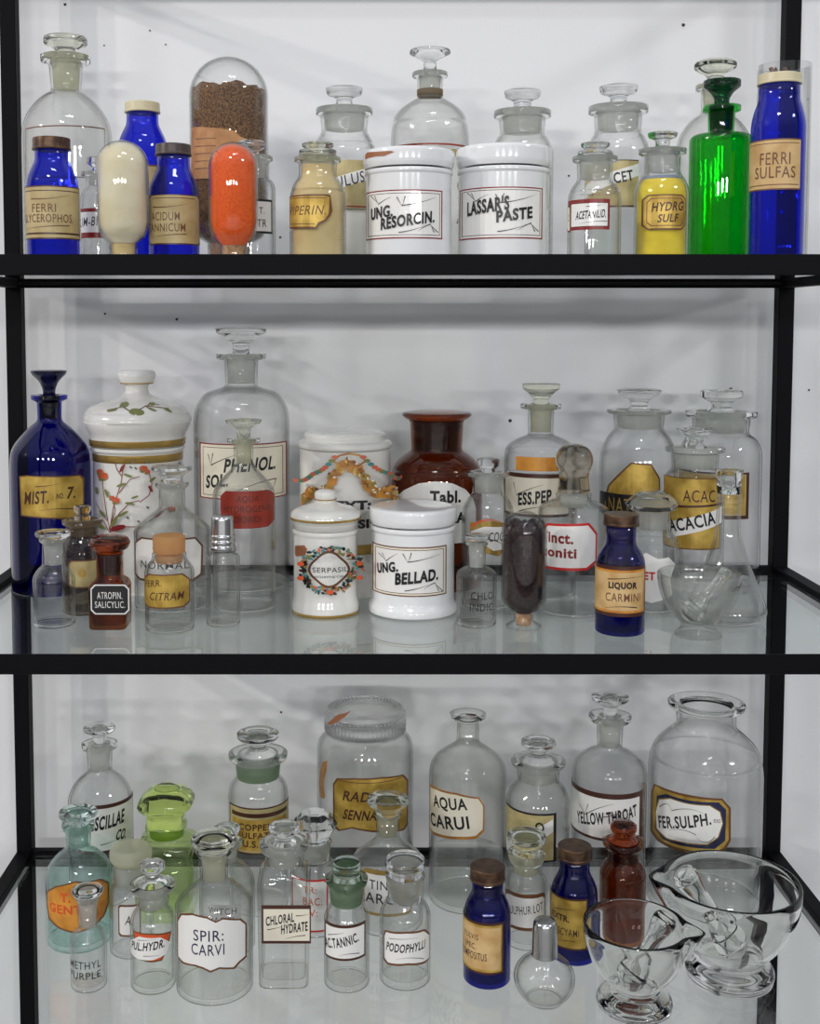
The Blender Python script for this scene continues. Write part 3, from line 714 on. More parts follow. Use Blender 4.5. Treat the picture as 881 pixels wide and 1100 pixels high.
v = Vessel('stoppered_bottle', 'clear bottle of yellow powder with gilt eight sided label reading HYDRG. SULF', 'bottle', 'T', 711, 29, dep=1.07, group=GR)
v.body([(161, 25, 1), (166, 25, 1), (168, 19.5, 1), (186, 18.5, 4), (194, 25, 7), (206, 29, 6), ('b', 29)], G['clear'])
v.stopper([(142, 11, 1), (143.5, 16, 1), (148, 15, 2), (151, 8, 1), (158, 7.5, 1), (161, 16)], 'clear', 161, 17, 185)
v.fill(194, powder_yellow, y1=None); v.fill(190.5, powder_grey, 'crust', y1=193.8)
a = v.art(); a.rect(693, 209, 738.5, 247, umber, 5, thick=True); a.rect(694.5, 210.5, 737.5, 245.5, gold, 4.5); a.rect(697, 213, 736, 243, umber, 4); a.rect(697.8, 213.8, 735.2, 242.2, gold, 4)
a.text('HYDRG', 700, 217, 734, 227, brown, shear=.2, rot=2, bold=.02); a.text('SULF', 706, 230, 729, 239, brown, shear=.2, rot=2, bold=.02); v.label(a)

v = Vessel('stoppered_bottle', 'tall clear bottle with yellowed disc stopper behind the green bottle', 'bottle', 'T', 766, 39.5, dep=1.29, group=GR)
v.body([(92, 20, 1), (97, 20, 1), (99, 15, 1), (122, 14, 4), (130, 26, 10), (150, 39.5, 16), ('b', 39.5)], G['dusty'])
v.stopper([(64.5, 14, 2), (68, 22, 2), (74, 22, 2), (82, 9, 3), (92, 8)], 'yellowish', 92, 13, 120)

v = Vessel('stoppered_bottle', 'emerald green straight sided bottle with dark green cone stopper', 'bottle', 'T', 773.5, 33, dep=1.12, group=GR)
v.body([(114.5, 20, .8), (120, 20, .8), (122, 14.5, 1), (143, 13.5, 2), (146, 30, 2), (150, 33, 3), ('b', 33)], G['green'])
v.stopper([(86, 13, 1), (87, 19.5, 1), (94, 19.5, 2), (100, 12, 3), (107, 8, 2), (114.5, 8)], 'green', 114.5, 13, 144)

v = blue_bottle('tall cobalt blue bottle with cream cap and tan label reading FERRI SULFAS', 835, 28.5, (81, 92, 22.5), creamcap, (108, 21.5), 132, dep=1.065, group=GR)
a = v.art(); a.rect(808, 149, 860, 204, umber, thick=True); a.rect(808, 150.5, 860, 202.5, tan_); a.rect(810, 153.5, 858, 154.3, umber); a.rect(810, 198, 858, 199, umber)
a.text('FERRI', 817, 164, 849, 177, umber, bold=-.01); a.text('SULFAS', 812, 179, 854, 191.5, umber, bold=-.01); v.label(a)

v = Vessel('glass_cylinder', 'tall open clear glass cylinder standing behind the tall blue bottle', 'beaker', 'T', 840, 28, dep=1.16)
v.body([(71, 28, .5), ('b', 27.5)], G['clear'], wall=1.6)
a = v.art(); a.poly([(826, 74), (829, 72), (832, 74), (834, 72), (836, 76), (832, 81), (828, 79)], brown); a.poly([(841, 73), (845, 72), (847, 76), (845, 80), (841, 79)], brown); v.label(a, 'dark_flecks')

# ------------------------------------------------------------------ middle row
GM = 'apothecary bottles on the shelf of the floral jar'
v = Vessel('stoppered_bottle', 'large dark cobalt bottle with flared stopper and gold label reading MIST NO 7', 'bottle', 'M', 56, 42, low=643, group=GM)
v.body([(424.5, 19, 1), (429, 19, 1), (432, 13, 1), (452, 12.5, 4), (461, 24, 9), (480, 40, 14), (496, 42, 8), ('b', 42)], G['cobalt_deep'])
v.stopper([(397.5, 14, 1), (398.5, 19, 1), (402, 18, 2), (410, 10, 3), (419, 6.5, 3), (424.5, 6.5)], 'cobalt', 424.5, 11, 450)
a = v.art(); g = [(22, 513), (24, 553), (38, 555), (66, 556.5), (86, 555), (89, 545), (89, 515), (85, 511.5), (60, 513), (30, 512)]
a.poly([(x + (1.3 if x > 55 else -1.3), y + (1.3 if y > 535 else -1.3)) for x, y in g], umber, True); a.poly(g, gold)
a.text('MIST.', 26, 528, 54, 542, brown, rot=3, shear=.15, bold=.02); a.text('NO.', 60, 530, 69, 536, brown, rot=5, shear=.15, bold=.02); a.text('7.', 71, 523, 82, 536, brown, rot=5, shear=.15, bold=.02)
a.arc((38, 523), (62, 520), .03, 1.1, brown); a.arc((80, 547), (42, 549), .03, 1.1, brown); v.label(a)

# floral porcelain jar
v = Vessel('porcelain_jar', 'large white porcelain lidded jar painted with coral flowers and gilt bands', 'jar', 'M', 149.5, 49, dep=1.297)
v.body([(478, 46, .5), (479, 50, 1), (482, 50, 1), (484, 47.5, 2), (640, 47.5, 3), ('b', 50)], porcelain, wall=5, bottom=6)
v.part('lid', [(397.5, 0), (397.5, 17, 2), (402, 20.5, 2), (407, 20, 3), (412, 17, 2), (414, 12, 2), (422, 12, 3), (427, 20, 4), (431, 36, 5), (437, 52, 6), (447, 58.5, 6), (456, 57, 6), (466, 51.5, 4), (477.5, 50, .5), (478, 0)], porcelain)
r1, r2 = v.m(51), v.m(47.5)
for nm, ya, yb, hw in (('gilt_band', 470, 477, 51.2), ('gilt_band', 485, 493, 47.9), ('gilt_line', 411, 412.3, 17.6)):
    v.part(nm, [(ya, hw), (yb, hw - (.5 if ya == 470 else 0)), (yb, hw - 1.5), (ya, hw - 1.2)], goldband, closed=False)
a = v.art(v.m(47.5))
def stem(p, w=.9, m=maroon): a.stroke(p, w, m)
for p in ([(118, 570), (114, 548), (111, 525), (110, 510)], [(118, 570), (122, 545), (130, 520), (133, 500)], [(118, 572), (128, 552), (140, 540), (150, 538)],
          [(116, 560), (106, 545), (103, 540)], [(119, 565), (124, 548), (122, 540)], [(128, 530), (140, 515), (150, 512)], [(131, 512), (126, 505), (124, 498)],
          [(150, 540), (160, 532), (163, 520), (160, 508), (154, 505)], [(118, 572), (135, 566), (150, 566)], [(118, 572), (112, 560), (104, 556)],
          [(160, 560), (175, 548), (186, 545)], [(170, 520), (182, 512), (190, 500)]): stem(p)
for x, y, r in ((111, 512, 5.5), (108, 507, 3.5), (125, 538, 4.2), (121, 535, 3), (154, 504, 4.5), (158, 507, 3), (183, 547, 4)):
    a.ell(x, y, r, r * .8, petal, 20); a.ell(x + r * .4, y - r * .3, r * .5, r * .45, redorange); a.ell(x - 1, y + r * .6, r * .6, r * .3, leafg)
for x, y, rx, ry, t in ((132, 503, 5, 1.6, -60), (138, 511, 5, 1.5, 20), (131, 521, 5, 1.5, -20), (116, 530, 5, 1.4, 70), (140, 541, 5, 1.5, 10), (133, 552, 6, 1.6, -30), (112, 552, 5, 1.5, 50), (124, 560, 7, 2, -60),
                        (106, 527, 4, 1.3, 80), (161, 525, 4, 1.4, 60), (163, 515, 4, 1.4, -40), (145, 534, 4, 1.2, -20), (110, 565, 6, 2, 30), (128, 567, 8, 3, -15), (186, 510, 6, 1.6, -45), (176, 517, 5, 1.5, 10), (170, 552, 6, 1.6, -40)):
    a.ell(x, y, rx, ry, leafg if (x + y) % 3 < 1.6 else maroon, t)
for x, y in ((141, 502), (143, 497), (146, 503), (158, 497), (149, 560), (138, 556), (158, 545), (190, 498)): a.ell(x, y, 1.8, 1.1, greyink, 45)
v.label(a, 'painted_flowers')
r_ = v.m(55); a = v.art(r_); lidr = sorted([(q[1], q[0]) for q in [(v.m(h), v.z(y)) for y, h in ((427, 20), (431, 36), (437, 51), (447, 57.5), (456, 56.5))]])
def lid_surf(z, L=lidr):
    if z <= L[0][0]: return L[0][1]
    for (a0, b0), (a1, b1) in zip(L, L[1:]):
        if a0 <= z <= a1: return b0 + (b1 - b0) * (z - a0) / (a1 - a0)
    return L[-1][1]
a.vz = lambda Y, v=v: v.z(Y - 4)
for p in ([(112, 441), (128, 438), (143, 443)], [(143, 443), (160, 437), (186, 439)], [(160, 438), (170, 434), (180, 436)], [(128, 438), (120, 434)]): a.stroke(p, .9, umber)
for x, y, rx, ry, t in ((147, 443, 9, 3.6, 5), (128, 436, 7, 2.6, 5), (165, 440, 5, 1.3, 20), (172, 435, 5, 1.2, -15), (183, 441, 4, 1.3, 30), (118, 441, 5, 1.2, -15)): a.ell(x, y, rx, ry, leafg, t)
a.build('painted_sprig', v.root, lid_surf, True, axis=.003, off0=.0008)

v = Vessel('stoppered_bottle', 'tallest clear bottle behind others, white label with pen flourishes partly reading SOL PHENOL', 'bottle', 'M', 260.6, 51, low=639, group=GM)
v.body([(380.5, 26.5, .6), (386, 26, .6), (388, 18, 1), (415, 17, 3), (418, 26, 4), (422, 40, 8), (440, 51, 16), ('b', 51)], G['clear'], bottom=5)
v.stopper([(352, 20, 1), (353, 27, 1), (358, 26.5, 2), (364, 14, 5), (371, 9, 2), (380.5, 9)], 'clear', 380.5, 16, 412)
a = v.art(); a.frame(213.5, 477, 306.5, 537, 1.4, maroon, cream); a.rect(217.5, 481, 302.5, 533, umber); a.rect(218.2, 481.7, 301.8, 532.3, cream)
a.arc((224, 488), (227, 500), 0, 1.2, ink); a.arc((229, 487), (227, 500), 0, 1.2, ink); a.arc((227, 500), (254, 489), -.03, 1.2, ink)
a.text('SOL.', 221, 510, 247, 524, ink, shear=.2, rot=4, bold=.025); a.text('PHENOL.', 240, 492, 297, 507, ink, shear=.2, rot=4, bold=.025)
a.arc((296, 514), (252, 529), .03, 1.2, ink); a.arc((296, 514), (293, 525), 0, 1.2, ink); v.label(a)

v = Vessel('stoppered_bottle', 'slender clear bottle with faded dark red label in front of the SOL PHENOL bottle', 'bottle', 'M', 262.6, 33.5, low=661, group=GM)
v.body([(471, 17.5, .8), (475.5, 17.5, .8), (477.5, 10.5, 1), (500, 10, 4), (508, 18, 6), (522, 31, 9), (532, 33.5, 6), ('b', 33.5)], G['clear'])
v.stopper([(450, 14, 1), (451.5, 20, 1), (455, 18, 2), (460, 8, 2), (471, 7)], 'yellowish', 471, 9, 498)
a = v.art(); a.rect(237, 528, 293, 568, maroon, 6, thick=True); a.rect(238, 529, 292, 567, rust, 5.6)
a.text('AQUA', 254, 533, 278, 541, brown); a.text('HYDROGENII', 241, 544, 289, 551, brown); a.text('DIOXIDI', 252, 555, 280, 562, brown); v.label(a)
a = v.art(); a.text('OL PHENOL', 234, 508, 285, 518, greyink, rot=5, shear=.2, bold=-.01) if False else None

v = Vessel('metal_capped_vial', 'narrow clear vial with ridged silver screw cap', 'vial', 'M', 239.3, 18.5, low=675.5)
v.body([(585, 11, .5), (592, 11, 1), (596, 17, 3), (600, 18.5, 3), ('b', 18.5)], G['clear'])
v.part('cap', [(553.5, 0), (553.5, 10, 3), (556, 12, 2), (574, 12.5, 1), (575, 13.5, .6), (577, 13.5, .6), (578, 12.7), (580, 12.7), (581, 14, .6), (583, 14, .6), (584, 13), (586, 13), (587, 14.3, .6), (592, 14.3), (592, 0)], steel)

# little porcelain jar with wreath
v = Vessel('porcelain_jar', 'small white porcelain jar with gilt rim and coloured floral wreath label', 'jar', 'M', 349.8, 36.5, low=664.5)
v.body([(567, 33, .5), (568, 35.5, 1), (571, 35.5, 1), (573, 34.3, 2), (638, 34.3, 5), (648, 36.5, 3), ('b', 36.5)], porcelain, wall=4, bottom=5)
v.part('lid', [(526, 0), (526, 7, 3), (529, 12, 3), (535, 11.5, 3), (539, 10.5, 2), (542, 18, 4), (546, 33, 5), (550, 37.5, 3), (556, 38.3, 1.5), (559, 36, 1), (560, 35.2), (566.5, 35), (567, 0)], porcelain)
for ya, yb, hw in ((554, 556.5, 38.5), (653, 656, 36.8), (535.5, 536.7, 12)): v.part('gilt_band', [(ya, hw), (yb, hw), (yb, hw - 1.6), (ya, hw - 1.6)], goldband, closed=False)
a = v.art(v.m(34.3)); cx, cy = 353.5, 612
a.poly([(cx + 21 * cos(t) * (1 + .07 * cos(4 * t)), cy + 19 * sin(t) * (1 + .07 * cos(4 * t))) for t in [i * 2 * pi / 32 for i in range(32)]], umber, True)
a.poly([(cx + 18.5 * cos(t) * (1 + .07 * cos(4 * t)), cy + 16.3 * sin(t) * (1 + .07 * cos(4 * t))) for t in [i * 2 * pi / 32 for i in range(32)]], porcelain)
random.seed(3)
for i in range(150):
    t = i * 2 * pi / 150 + random.uniform(-.05, .05); k = random.uniform(1.02, 1.36); x, y = cx + 21 * k * cos(t), cy + 19.5 * k * sin(t)
    a.ell(x, y, random.uniform(1.6, 3), random.uniform(.9, 1.7), random.choice((teal, leafg, ink, ink, brown, ink, petal, teal, goldband)), random.uniform(0, 180), n=9)
for t in (200, 340, 160, 20, 90): a.ell(cx + 26 * cos(radians(t)), cy + 22 * sin(radians(t)), 3, 2.6, redorange, n=10)
a.text('SERPASIL', 339, 608, 368, 613.5, ink); a.text('(RESERPINE CIBA)', 340, 617, 367, 620, ink, bold=0)
v.label(a, 'wreath_label')
a = v.art(v.m(34.3)); a.poly([(316, 587), (315, 594), (318, 598), (328, 597), (330, 590), (327, 586)], stain_brown, True); v.label(a, 'brown_stain')

# big porcelain jar EXT:
v = Vessel('porcelain_jar', 'large white porcelain jar with orange scrollwork crest and black lettering EXT', 'jar', 'M', 370.8, 49, dep=1.273)
v.body([(480.5, 46, .5), (482, 48.5, 1), (578, 48.5, 3), (583, 50.5, 2), (590, 48.5, 3), (625, 48.5, 4), ('b', 51)], porcelain, wall=5, bottom=6)
v.part('lid', [(463, 0), (463, 40, 2), (466, 44, 2), (472, 44, 1), (473.5, 49, 2), (477, 51, 1.5), (480, 50, 1), (480.5, 0)], porcelain)
v.part('gilt_band', [(577, 49.2), (583, 51.3), (587, 51), (583, 50.4), (579, 48.4)], goldband, closed=False)
a = v.art(v.m(48.5)); random.seed(5)
L = [(321, 560), (325, 540), (335, 528), (346, 530), (356, 520), (364, 505), (374, 498), (384, 505), (392, 520), (402, 530), (412, 528), (419, 540), (422, 560)]
for (x0, y0), (x1, y1) in zip(L, L[1:]):
    for j in range(9):
        t = j / 9; x, y = x0 + (x1 - x0) * t, y0 + (y1 - y0) * t + random.uniform(-4, 4)
        a.ell(x, y, random.uniform(3, 6), random.uniform(2.5, 4.5), random.choice((ochre, ochre, orange_l, goldband)), random.uniform(0, 180), n=10)
        a.ell(x + random.uniform(-3, 3), y - random.uniform(1, 5), 1.8, 1, random.choice((umber, cream)), random.uniform(0, 180), n=7)
a.stroke([(366, 488), (374, 486), (383, 488), (388, 494), (381, 500), (367, 500), (361, 494), (366, 488)], 2.2, ochre)
for p0, p1 in (((362, 490), (344, 508)), ((386, 490), (408, 508)), ((344, 508), (330, 515)), ((408, 508), (418, 512))):
    for j in range(8):
        t = j / 7; x, y = p0[0] + (p1[0] - p0[0]) * t, p0[1] + (p1[1] - p0[1]) * t + 3 * sin(pi * t)
        a.ell(x, y, 2.8, 2.2, (petal, leafg, teal, petal)[j % 4], n=8)
a.text('EXT:', 363, 536, 392, 546, ink, bold=.05); a.text('ALOES SINI', 340, 556, 402, 566, ink, bold=.05); v.label(a, 'painted_crest')

v = jar('white milk glass ointment jar with flat lid, label reading UNG. BELLAD', 443.5, 47, (537, 561), low=667.5, shelf='M', bodyhw=44.5, foot=(642, 48))
a = v.art(); a.frame(400.5, 588, 480.5, 641, 1.3, umber, cream); a.rect(404, 591, 477, 638, umber); a.rect(404.7, 591.7, 476.3, 637.3, paper)
a.sprigs(407, 594, 475, 635, ink, 1.0); a.text('UNG.', 406, 604.5, 428.5, 615.5, ink, rot=3, shear=.1, bold=.03); a.text('BELLAD.', 424, 614, 471, 627, ink, rot=7, shear=.15, bold=.035); v.label(a)

v = Vessel('stoppered_bottle', 'large amber brown bottle with wide flat stopper and white arched label reading Tabl', 'bottle', 'M', 468.6, 49, dep=1.30, group=GM)
v.body([(451, 30, 1), (454, 28.5, 1), (484, 27, 4), (488, 34, 4), (497, 45, 8), (512, 49, 10), ('b', 49)], G['amber'])
v.stopper([(441, 20, 3), (443, 36, 2), (446, 37.5, 1.5), (450, 33, 1.5), (451, 29)], 'amber', 451, 26, 484)
a = v.art(); a.poly([(420, 580), (420, 546), (424, 537), (434, 527), (450, 519.5), (468, 517.5), (486, 519.5), (500, 526), (508, 536), (511, 546), (511, 580)], paper, True)
a.text('Tabl.', 462, 527.5, 495, 541, ink, bold=.035); a.text('CASCARA', 434, 551, 500, 563, ink, bold=.035); v.label(a)

v = Vessel('stoppered_bottle', 'clear bottle with curling gilt scroll label, behind the dark seed filled vial', 'bottle', 'M', 524, 28, low=657, group=GM)
v.body([(507, 22.5, .8), (511, 22.5, .8), (513, 17.5, 1), (530, 16.5, 3), (537, 23, 6), (549, 28, 7), ('b', 28)], G['clear'])
v.stopper([(492, 9, 2), (494, 12.5, 2), (500, 12, 2), (503, 8, 1), (507, 8)], 'clear', 507, 15.5, 529)
a = v.art(); a.poly([(505, 561), (505, 575), (512, 584), (520, 594), (536, 598), (542, 590), (542, 562), (530, 560)], goldband, True); a.poly([(506, 571), (520, 566), (542, 566), (542, 590), (530, 592), (520, 585), (508, 580)], paper)
a.arc((506, 566), (540, 562), -.15, 3, redorange); a.arc((512, 580), (542, 586), -.1, 2, umber); a.text('COC', 525, 572, 541, 582, ink, rot=4, shear=.1); v.label(a)

v = Vessel('stoppered_bottle', 'tiny clear bottle with black printed lettering CHLO INDIC', 'bottle', 'M', 512.2, 21.5, low=676.5, group=GM)
v.body([(582, 12, .6), (585, 12, .6), (586.5, 9.5, 1), (608, 9.5, 2), (612, 18, 3), (616, 21.5, 3), ('b', 21.5)], G['clear'], bottom=5)
v.stopper([(574, 10, 1), (575, 14, 1), (579, 14, 2), (582, 8, 1)], 'clear', 582, 8.5, 609)
a = v.art(); a.text('CHLO', 506, 636.5, 529, 645, ink, bold=-.01); a.text('INDIC', 505, 649, 529, 657, ink, bold=-.01); v.label(a, 'printed_lettering')

v = inverted_vial('round topped glass vial of dark brown seeds on a corked flared foot', 'M', 563.2, 24.5, 549, 572, 640, (658, 10.5, 19), beans, 563, low=678, corkm=cork)

v = Vessel('stoppered_bottle', 'clear bottle with orange strip above a white label reading ESS. PEP', 'bottle', 'M', 579.5, 39, dep=1.25, group=GM)
v.body([(434, 21.5, .6), (439, 21.5, .6), (441, 14, 1), (467, 13.2, 3), (470, 22, 5), (478, 36, 8), (490, 39, 8), ('b', 39)], G['clear'])
v.stopper([(411.5, 15, 1), (412.5, 20, 1), (418, 19.5, 2), (424, 12, 3), (429, 8.5, 2), (434, 8.5)], 'yellowish', 434, 12, 464)
v.fill(508, liquid)
a = v.art(); a.rect(555, 491.5, 600, 506.5, orange_l, thick=True); v.label(a, 'orange_strip')
a = v.art(); a.rect(545, 509.5, 612, 556, brown, thick=True); a.rect(546, 514, 611, 553, cream); a.arc((552, 518), (555, 532), 0, 1, ink); a.arc((555, 532), (584, 521), -.03, 1.2, ink)
a.text('ESS.PEP.', 556, 528, 596, 542, ink, rot=6, shear=.15, bold=.03); a.arc((558, 549), (592, 544), -.03, 1.1, ink); v.label(a)

v = Vessel('stoppered_bottle', 'clear bottle with hollow bell shaped stopper and red bordered label ending in oniti', 'bottle', 'M', 615.5, 37.5, low=665.5, group=GM)
v.body([(530, 19, 1), (535, 18, 1), (538, 22, 2), (543, 35, 4), (548, 37.5, 3), ('b', 37.5)], G['clear'])
v.part('stopper', [(477, 0), (477.5, 9, 4), (484, 18, 6), (495, 21, 5), (505, 17, 4), (512, 15.5, 2), (529, 17.5, 1), (530, 0)], S['brownish'])
v.part('stopper_shank', [(530.2, 15), (544, 14), (544.5, 12)], FR['clear'])
a = v.art(); q = [(584, 569), (580, 574), (580, 604), (584, 609), (630, 611.5), (641, 600), (641, 575), (634, 562), (588, 562)]
q = [(588, 562), (582, 568), (582, 606), (588, 611), (631, 613), (641, 604), (641.5, 573), (633, 562)]; cxq, cyq = 612, 587
a.poly(q, red, True); a.poly([(cxq + (x - cxq) * .94, cyq + (y - cyq) * .89) for x, y in q], paper); a.text('Tinct.', 583, 572, 616, 584, maroon, bold=.03); a.text('Aconiti', 576, 588, 619.5, 599, maroon, bold=.03); v.label(a)

v = Vessel('stoppered_bottle', 'wide clear bottle with crumpled gold hexagonal label over a black band reading NAT', 'bottle', 'M', 684, 41, dep=1.288, group=GM)
v.body([(440.5, 34, .6), (444, 33.5, .6), (446, 27, 1), (461, 25.5, 3), (469, 33, 8), (488, 41, 12), ('b', 41)], G['clear'])
v.stopper([(417, 14, 1), (419, 23.5, 1.5), (424, 22, 3), (430, 10, 3), (436, 9, 1), (440.5, 14)], 'clear', 440.5, 24.5, 460)
a = v.art(); a.poly([(649, 540), (653, 522), (666, 508), (678, 497), (700, 499), (709, 514), (710, 560), (649, 560)], umber, True); a.poly([(650.5, 539), (655, 523), (667, 510), (679, 498.5), (699, 500.5), (707.5, 515), (708, 559), (650.5, 559)], gold)
a.rect(650, 532, 708, 556, ink); a.text('NATR.', 654, 536, 690, 552, goldband); v.label(a)

v = Vessel('stoppered_bottle', 'clear wide mouthed bottle nearest the right post, dark label edge with gold centre', 'bottle', 'M', 771.5, 42.5, dep=1.305, group=GM)
v.body([(442, 37, .8), (448, 36.5, .8), (450, 30, 1), (465, 28.5, 3), (470, 36, 5), (482, 42.5, 8), ('b', 42.5)], G['clear'])
v.stopper([(419, 20, 1), (420, 22, 1), (427, 22, 2), (433, 10.5, 2), (438, 10.5, 1), (442, 16)], 'clear', 442, 27, 464)
a = v.art(); a.rect(733, 508, 803.5, 558, brown, thick=True); a.rect(734, 510, 800, 554, olive); a.rect(736, 512, 798.5, 552, gold); v.label(a)

v = Vessel('stoppered_bottle', 'clear bottle with gold label crossed by a white banner reading ACACIAE', 'bottle', 'M', 744.5, 31.5, dep=1.229, group=GM)
v.body([(481, 31, .6), (485, 31, .6), (487, 25, 1), (504, 24, 3), (508, 29, 3), (514, 31.5, 3), ('b', 31.5)], G['clear'])
v.stopper([(459, 15, 1), (460.5, 20, 1), (464, 19, 2), (469, 9, 2), (475, 8.5), (481, 12)], 'clear', 481, 23, 503)
a = v.art(); a.rect(717, 514, 775, 591, umber, thick=True); a.rect(718, 515, 774, 589.5, gold); a.poly([(717, 561), (717, 578), (775, 561), (775, 544)], paper); a.stroke([(717, 543), (775, 541)], 2.5, brown)
a.text('ACAC', 734, 527, 768, 540, brown); a.text('ACACIA', 719, 555, 768, 569, ink, rot=10, bold=.02); v.label(a)

v = Vessel('stoppered_bottle', 'clear bottle with wide faceted stopper and white shield label in red letters', 'bottle', 'M', 699.5, 30, low=661, group=GM)
v.body([(547, 21.5, 1), (550, 20, 1), (570, 20, 3), (577, 26, 5), (586, 30, 5), ('b', 30)], G['clear'])
v.stopper([(528, 0), (528, 12, 1), (532, 20, 1), (541, 29.5, 1), (547, 25, 1), (548, 20)], 'clear', 547.5, 18, 568, flute=lambda z: (8, .06))
a = v.art(); a.poly([(676, 598), (680, 620), (678, 640), (700, 648), (722, 640), (720, 622), (725, 606), (718, 599), (707, 601), (694, 594), (684, 601)], paper, True); a.text('ACET', 677, 614, 704, 623, red, bold=.03); v.label(a)

v = Vessel('conical_flask', 'clear conical glass flask with ringed neck and wide base', 'flask', 'M', 781.5, 37, low=676)
v.body([(505, 15, 1), (508, 14, 2), (530, 12.2, 1), (533, 14, 1), (536, 12.2, 1), (539, 14, 1), (542, 12.2, 1), (545, 13.5, 1), (548, 12.2, 3), (575, 13.5, 8), (600, 21, 12), (630, 33, 10), (650, 41.5, 6), (658, 42, 4), ('b', 36)], G['clear'], bottom=5)

v = blue_bottle('cobalt blue bottle with bronze screw cap and orange label reading CARMINI', 666.8, 26.3, (552, 564, 18.8), bronze, (584, 16), 603, low=685.5, shelf='M', gm='cobalt_deep', group=GM)
a = v.art(); a.rect(638, 609, 695.5, 663, brown, thick=True); a.rect(638, 613, 695, 659, orange_l); a.rect(640, 615.5, 693, 656.5, tan_)
a.text('LIQUOR', 654, 626, 684, 634.5, ink, bold=.04); a.text('CARMINI', 651, 638, 687, 647, umber); a.arc((653, 622), (690, 619), .03, 1.1, ink); a.arc((684, 653), (650, 653), .03, 1.1, ink); v.label(a)

# small glass mortar + pestle
def mortar(label, shelf, cx, low, foot, rim, prof, spout, gm=None, wall=3.2):
    """prof: outside of the bowl from rim down to foot; spout = (angle, reach px)"""
    v = Vessel('glass_mortar', label, 'mortar', shelf, cx, foot, low)
    P = fillet(v.prof(prof)); w = v.m(wall); zr = P[0][1]
    # inside of the bowl ends above the stem
    zi = v.z(prof[-4][0]) + v.m(3); inn = [(max(r - w, 0), z) for r, z in P if z > zi + .0005]; inn += [(inn[-1][0] * .7, zi - v.m(.8) + .0005), (inn[-1][0] * .35, zi - v.m(1.6) + .0004), (0, zi - v.m(1.8) + .0004)]
    rimb = [(P[0][0] - w * .15, zr + w * .35), (P[0][0] - w * .5, zr + w * .5), (P[0][0] - w * .85, zr + w * .35)]
    bm = bmesh.new(); lathe(bm, [(0, .0004), (P[-1][0] * .8, .0003)] + [(r, max(z, 0)) for r, z in P[::-1]] + rimb + inn, 72)
    if spout:
        an, reach = spout; R0 = P[0][0]; H = zr * .45
        for q in bm.verts:
            if q.co.z > zr - H and Vector((q.co.x, q.co.y)).length > R0 * .55:
                d = abs((atan2(q.co.y, q.co.x) - an + pi) % (2 * pi) - pi); k = max(0, 1 - d / .42); k = k * k * (3 - 2 * k); f = max(0, (q.co.z - (zr - H)) / H) ** 1.6
                q.co.x += cos(an) * v.m(reach) * k * f; q.co.y += sin(an) * v.m(reach) * k * f; q.co.z -= v.m(reach) * .12 * k * f
    link('bowl', bm, gm or S['clear'], v.root); v.zrim = zr; v.zin = inn[-1][1]; v.inp = inn; return v
def pestle(label, v, a, b, ra, rb, rs, m, gname='pestle'):
    """a = head (in the bowl), b = top end, both offsets in metres from the foot of the mortar v"""
    A, B = Vector(a), Vector(b); dz = v.zin + ra * .98 + .001 - A.z; A.z += dz; B.z = v.zrim + b[2]; L = (B - A).length
    prof = [(0, -ra * .9), (ra * .6, -ra * .75), (ra * .95, -ra * .25), (ra, ra * .15), (ra * .85, ra * .7), (rs * 1.1, ra * 1.7), (rs, L * .45), (rs * 1.05, L - rb * 1.8), (rb * .95, L - rb * .7), (rb, L - rb * .1), (rb * .75, L + rb * .4), (0, L + rb * .5)]
    pr = [(r, z, .004) for r, z in prof]; bm = bmesh.new(); lathe(bm, fillet(pr), 28)
    o = link(gname, bm, m); o.location = v.root.location + A; o.rotation_euler = (B - A).to_track_quat('Z', 'Y').to_euler(); tag(o, label, 'pestle'); return o
hazy = wall_glass('hazy_pressed_glass', (.96, .965, .955), (.30, .32, .30), rough=.05, haze=.10, power=2.4)
v = mortar('small hazy glass mortar bowl standing before the conical flask', 'M', 751.5, 689, 25, 617, [(617, 44, 1), (630, 43, 6), (646, 38, 7), (659, 29, 6), (668, 20, 3), (672, 18, 2), (677, 20, 2), (681, 25, 2), ('b', 25)], None, gm=hazy)
mw_ = v
pestle('small glass pestle lying in the hazy little mortar', v, (-.006, -.002, .030), (.0265, .003, .002), .0115, .006, .0045, S['clear'])

v = Vessel('stoppered_bottle', 'small clear squat bottle with flat stopper at the left end of its shelf', 'bottle', 'M', 57.5, 22.5, low=677, group=GM)
v.body([(579, 15, .8), (582, 14, .8), (584, 11.5, 1), (607, 12, 2), (611, 17, 4), (620, 22.5, 5), ('b', 22.5)], G['clear'], bottom=5)
v.stopper([(570.5, 14, 1), (571.5, 19, 1), (576, 18.5, 2), (579, 12, 1)], 'clear', 579, 10.5, 606)
a = v.art(); a.text('H. M. C.', 62, 641, 78, 645, greyink, bold=0); v.label(a, 'printed_lettering')

v = Vessel('stoppered_bottle', 'smoky brown bottle with dull gold emblem label, beside the dark cobalt bottle', 'bottle', 'M', 89, 22.5, low=663, group=GM)
v.body([(558, 21.5, 1), (563, 21, 1), (565, 17, 1), (576, 16.5, 3), (583, 20, 4), (592, 22.5, 4), ('b', 22.5)], G['smoky'])
v.stopper([(543, 7, 1), (544.5, 9.5, 1), (549, 9, 1), (552, 7, 1), (558, 10)], 'brownish', 558, 15, 575)
a = v.art(); a.rect(73, 602, 106, 632, umber, 3, thick=True); a.rect(74.5, 603.5, 104.5, 630.5, olive, 3); a.ell(88, 616, 4, 5, goldband); v.label(a)

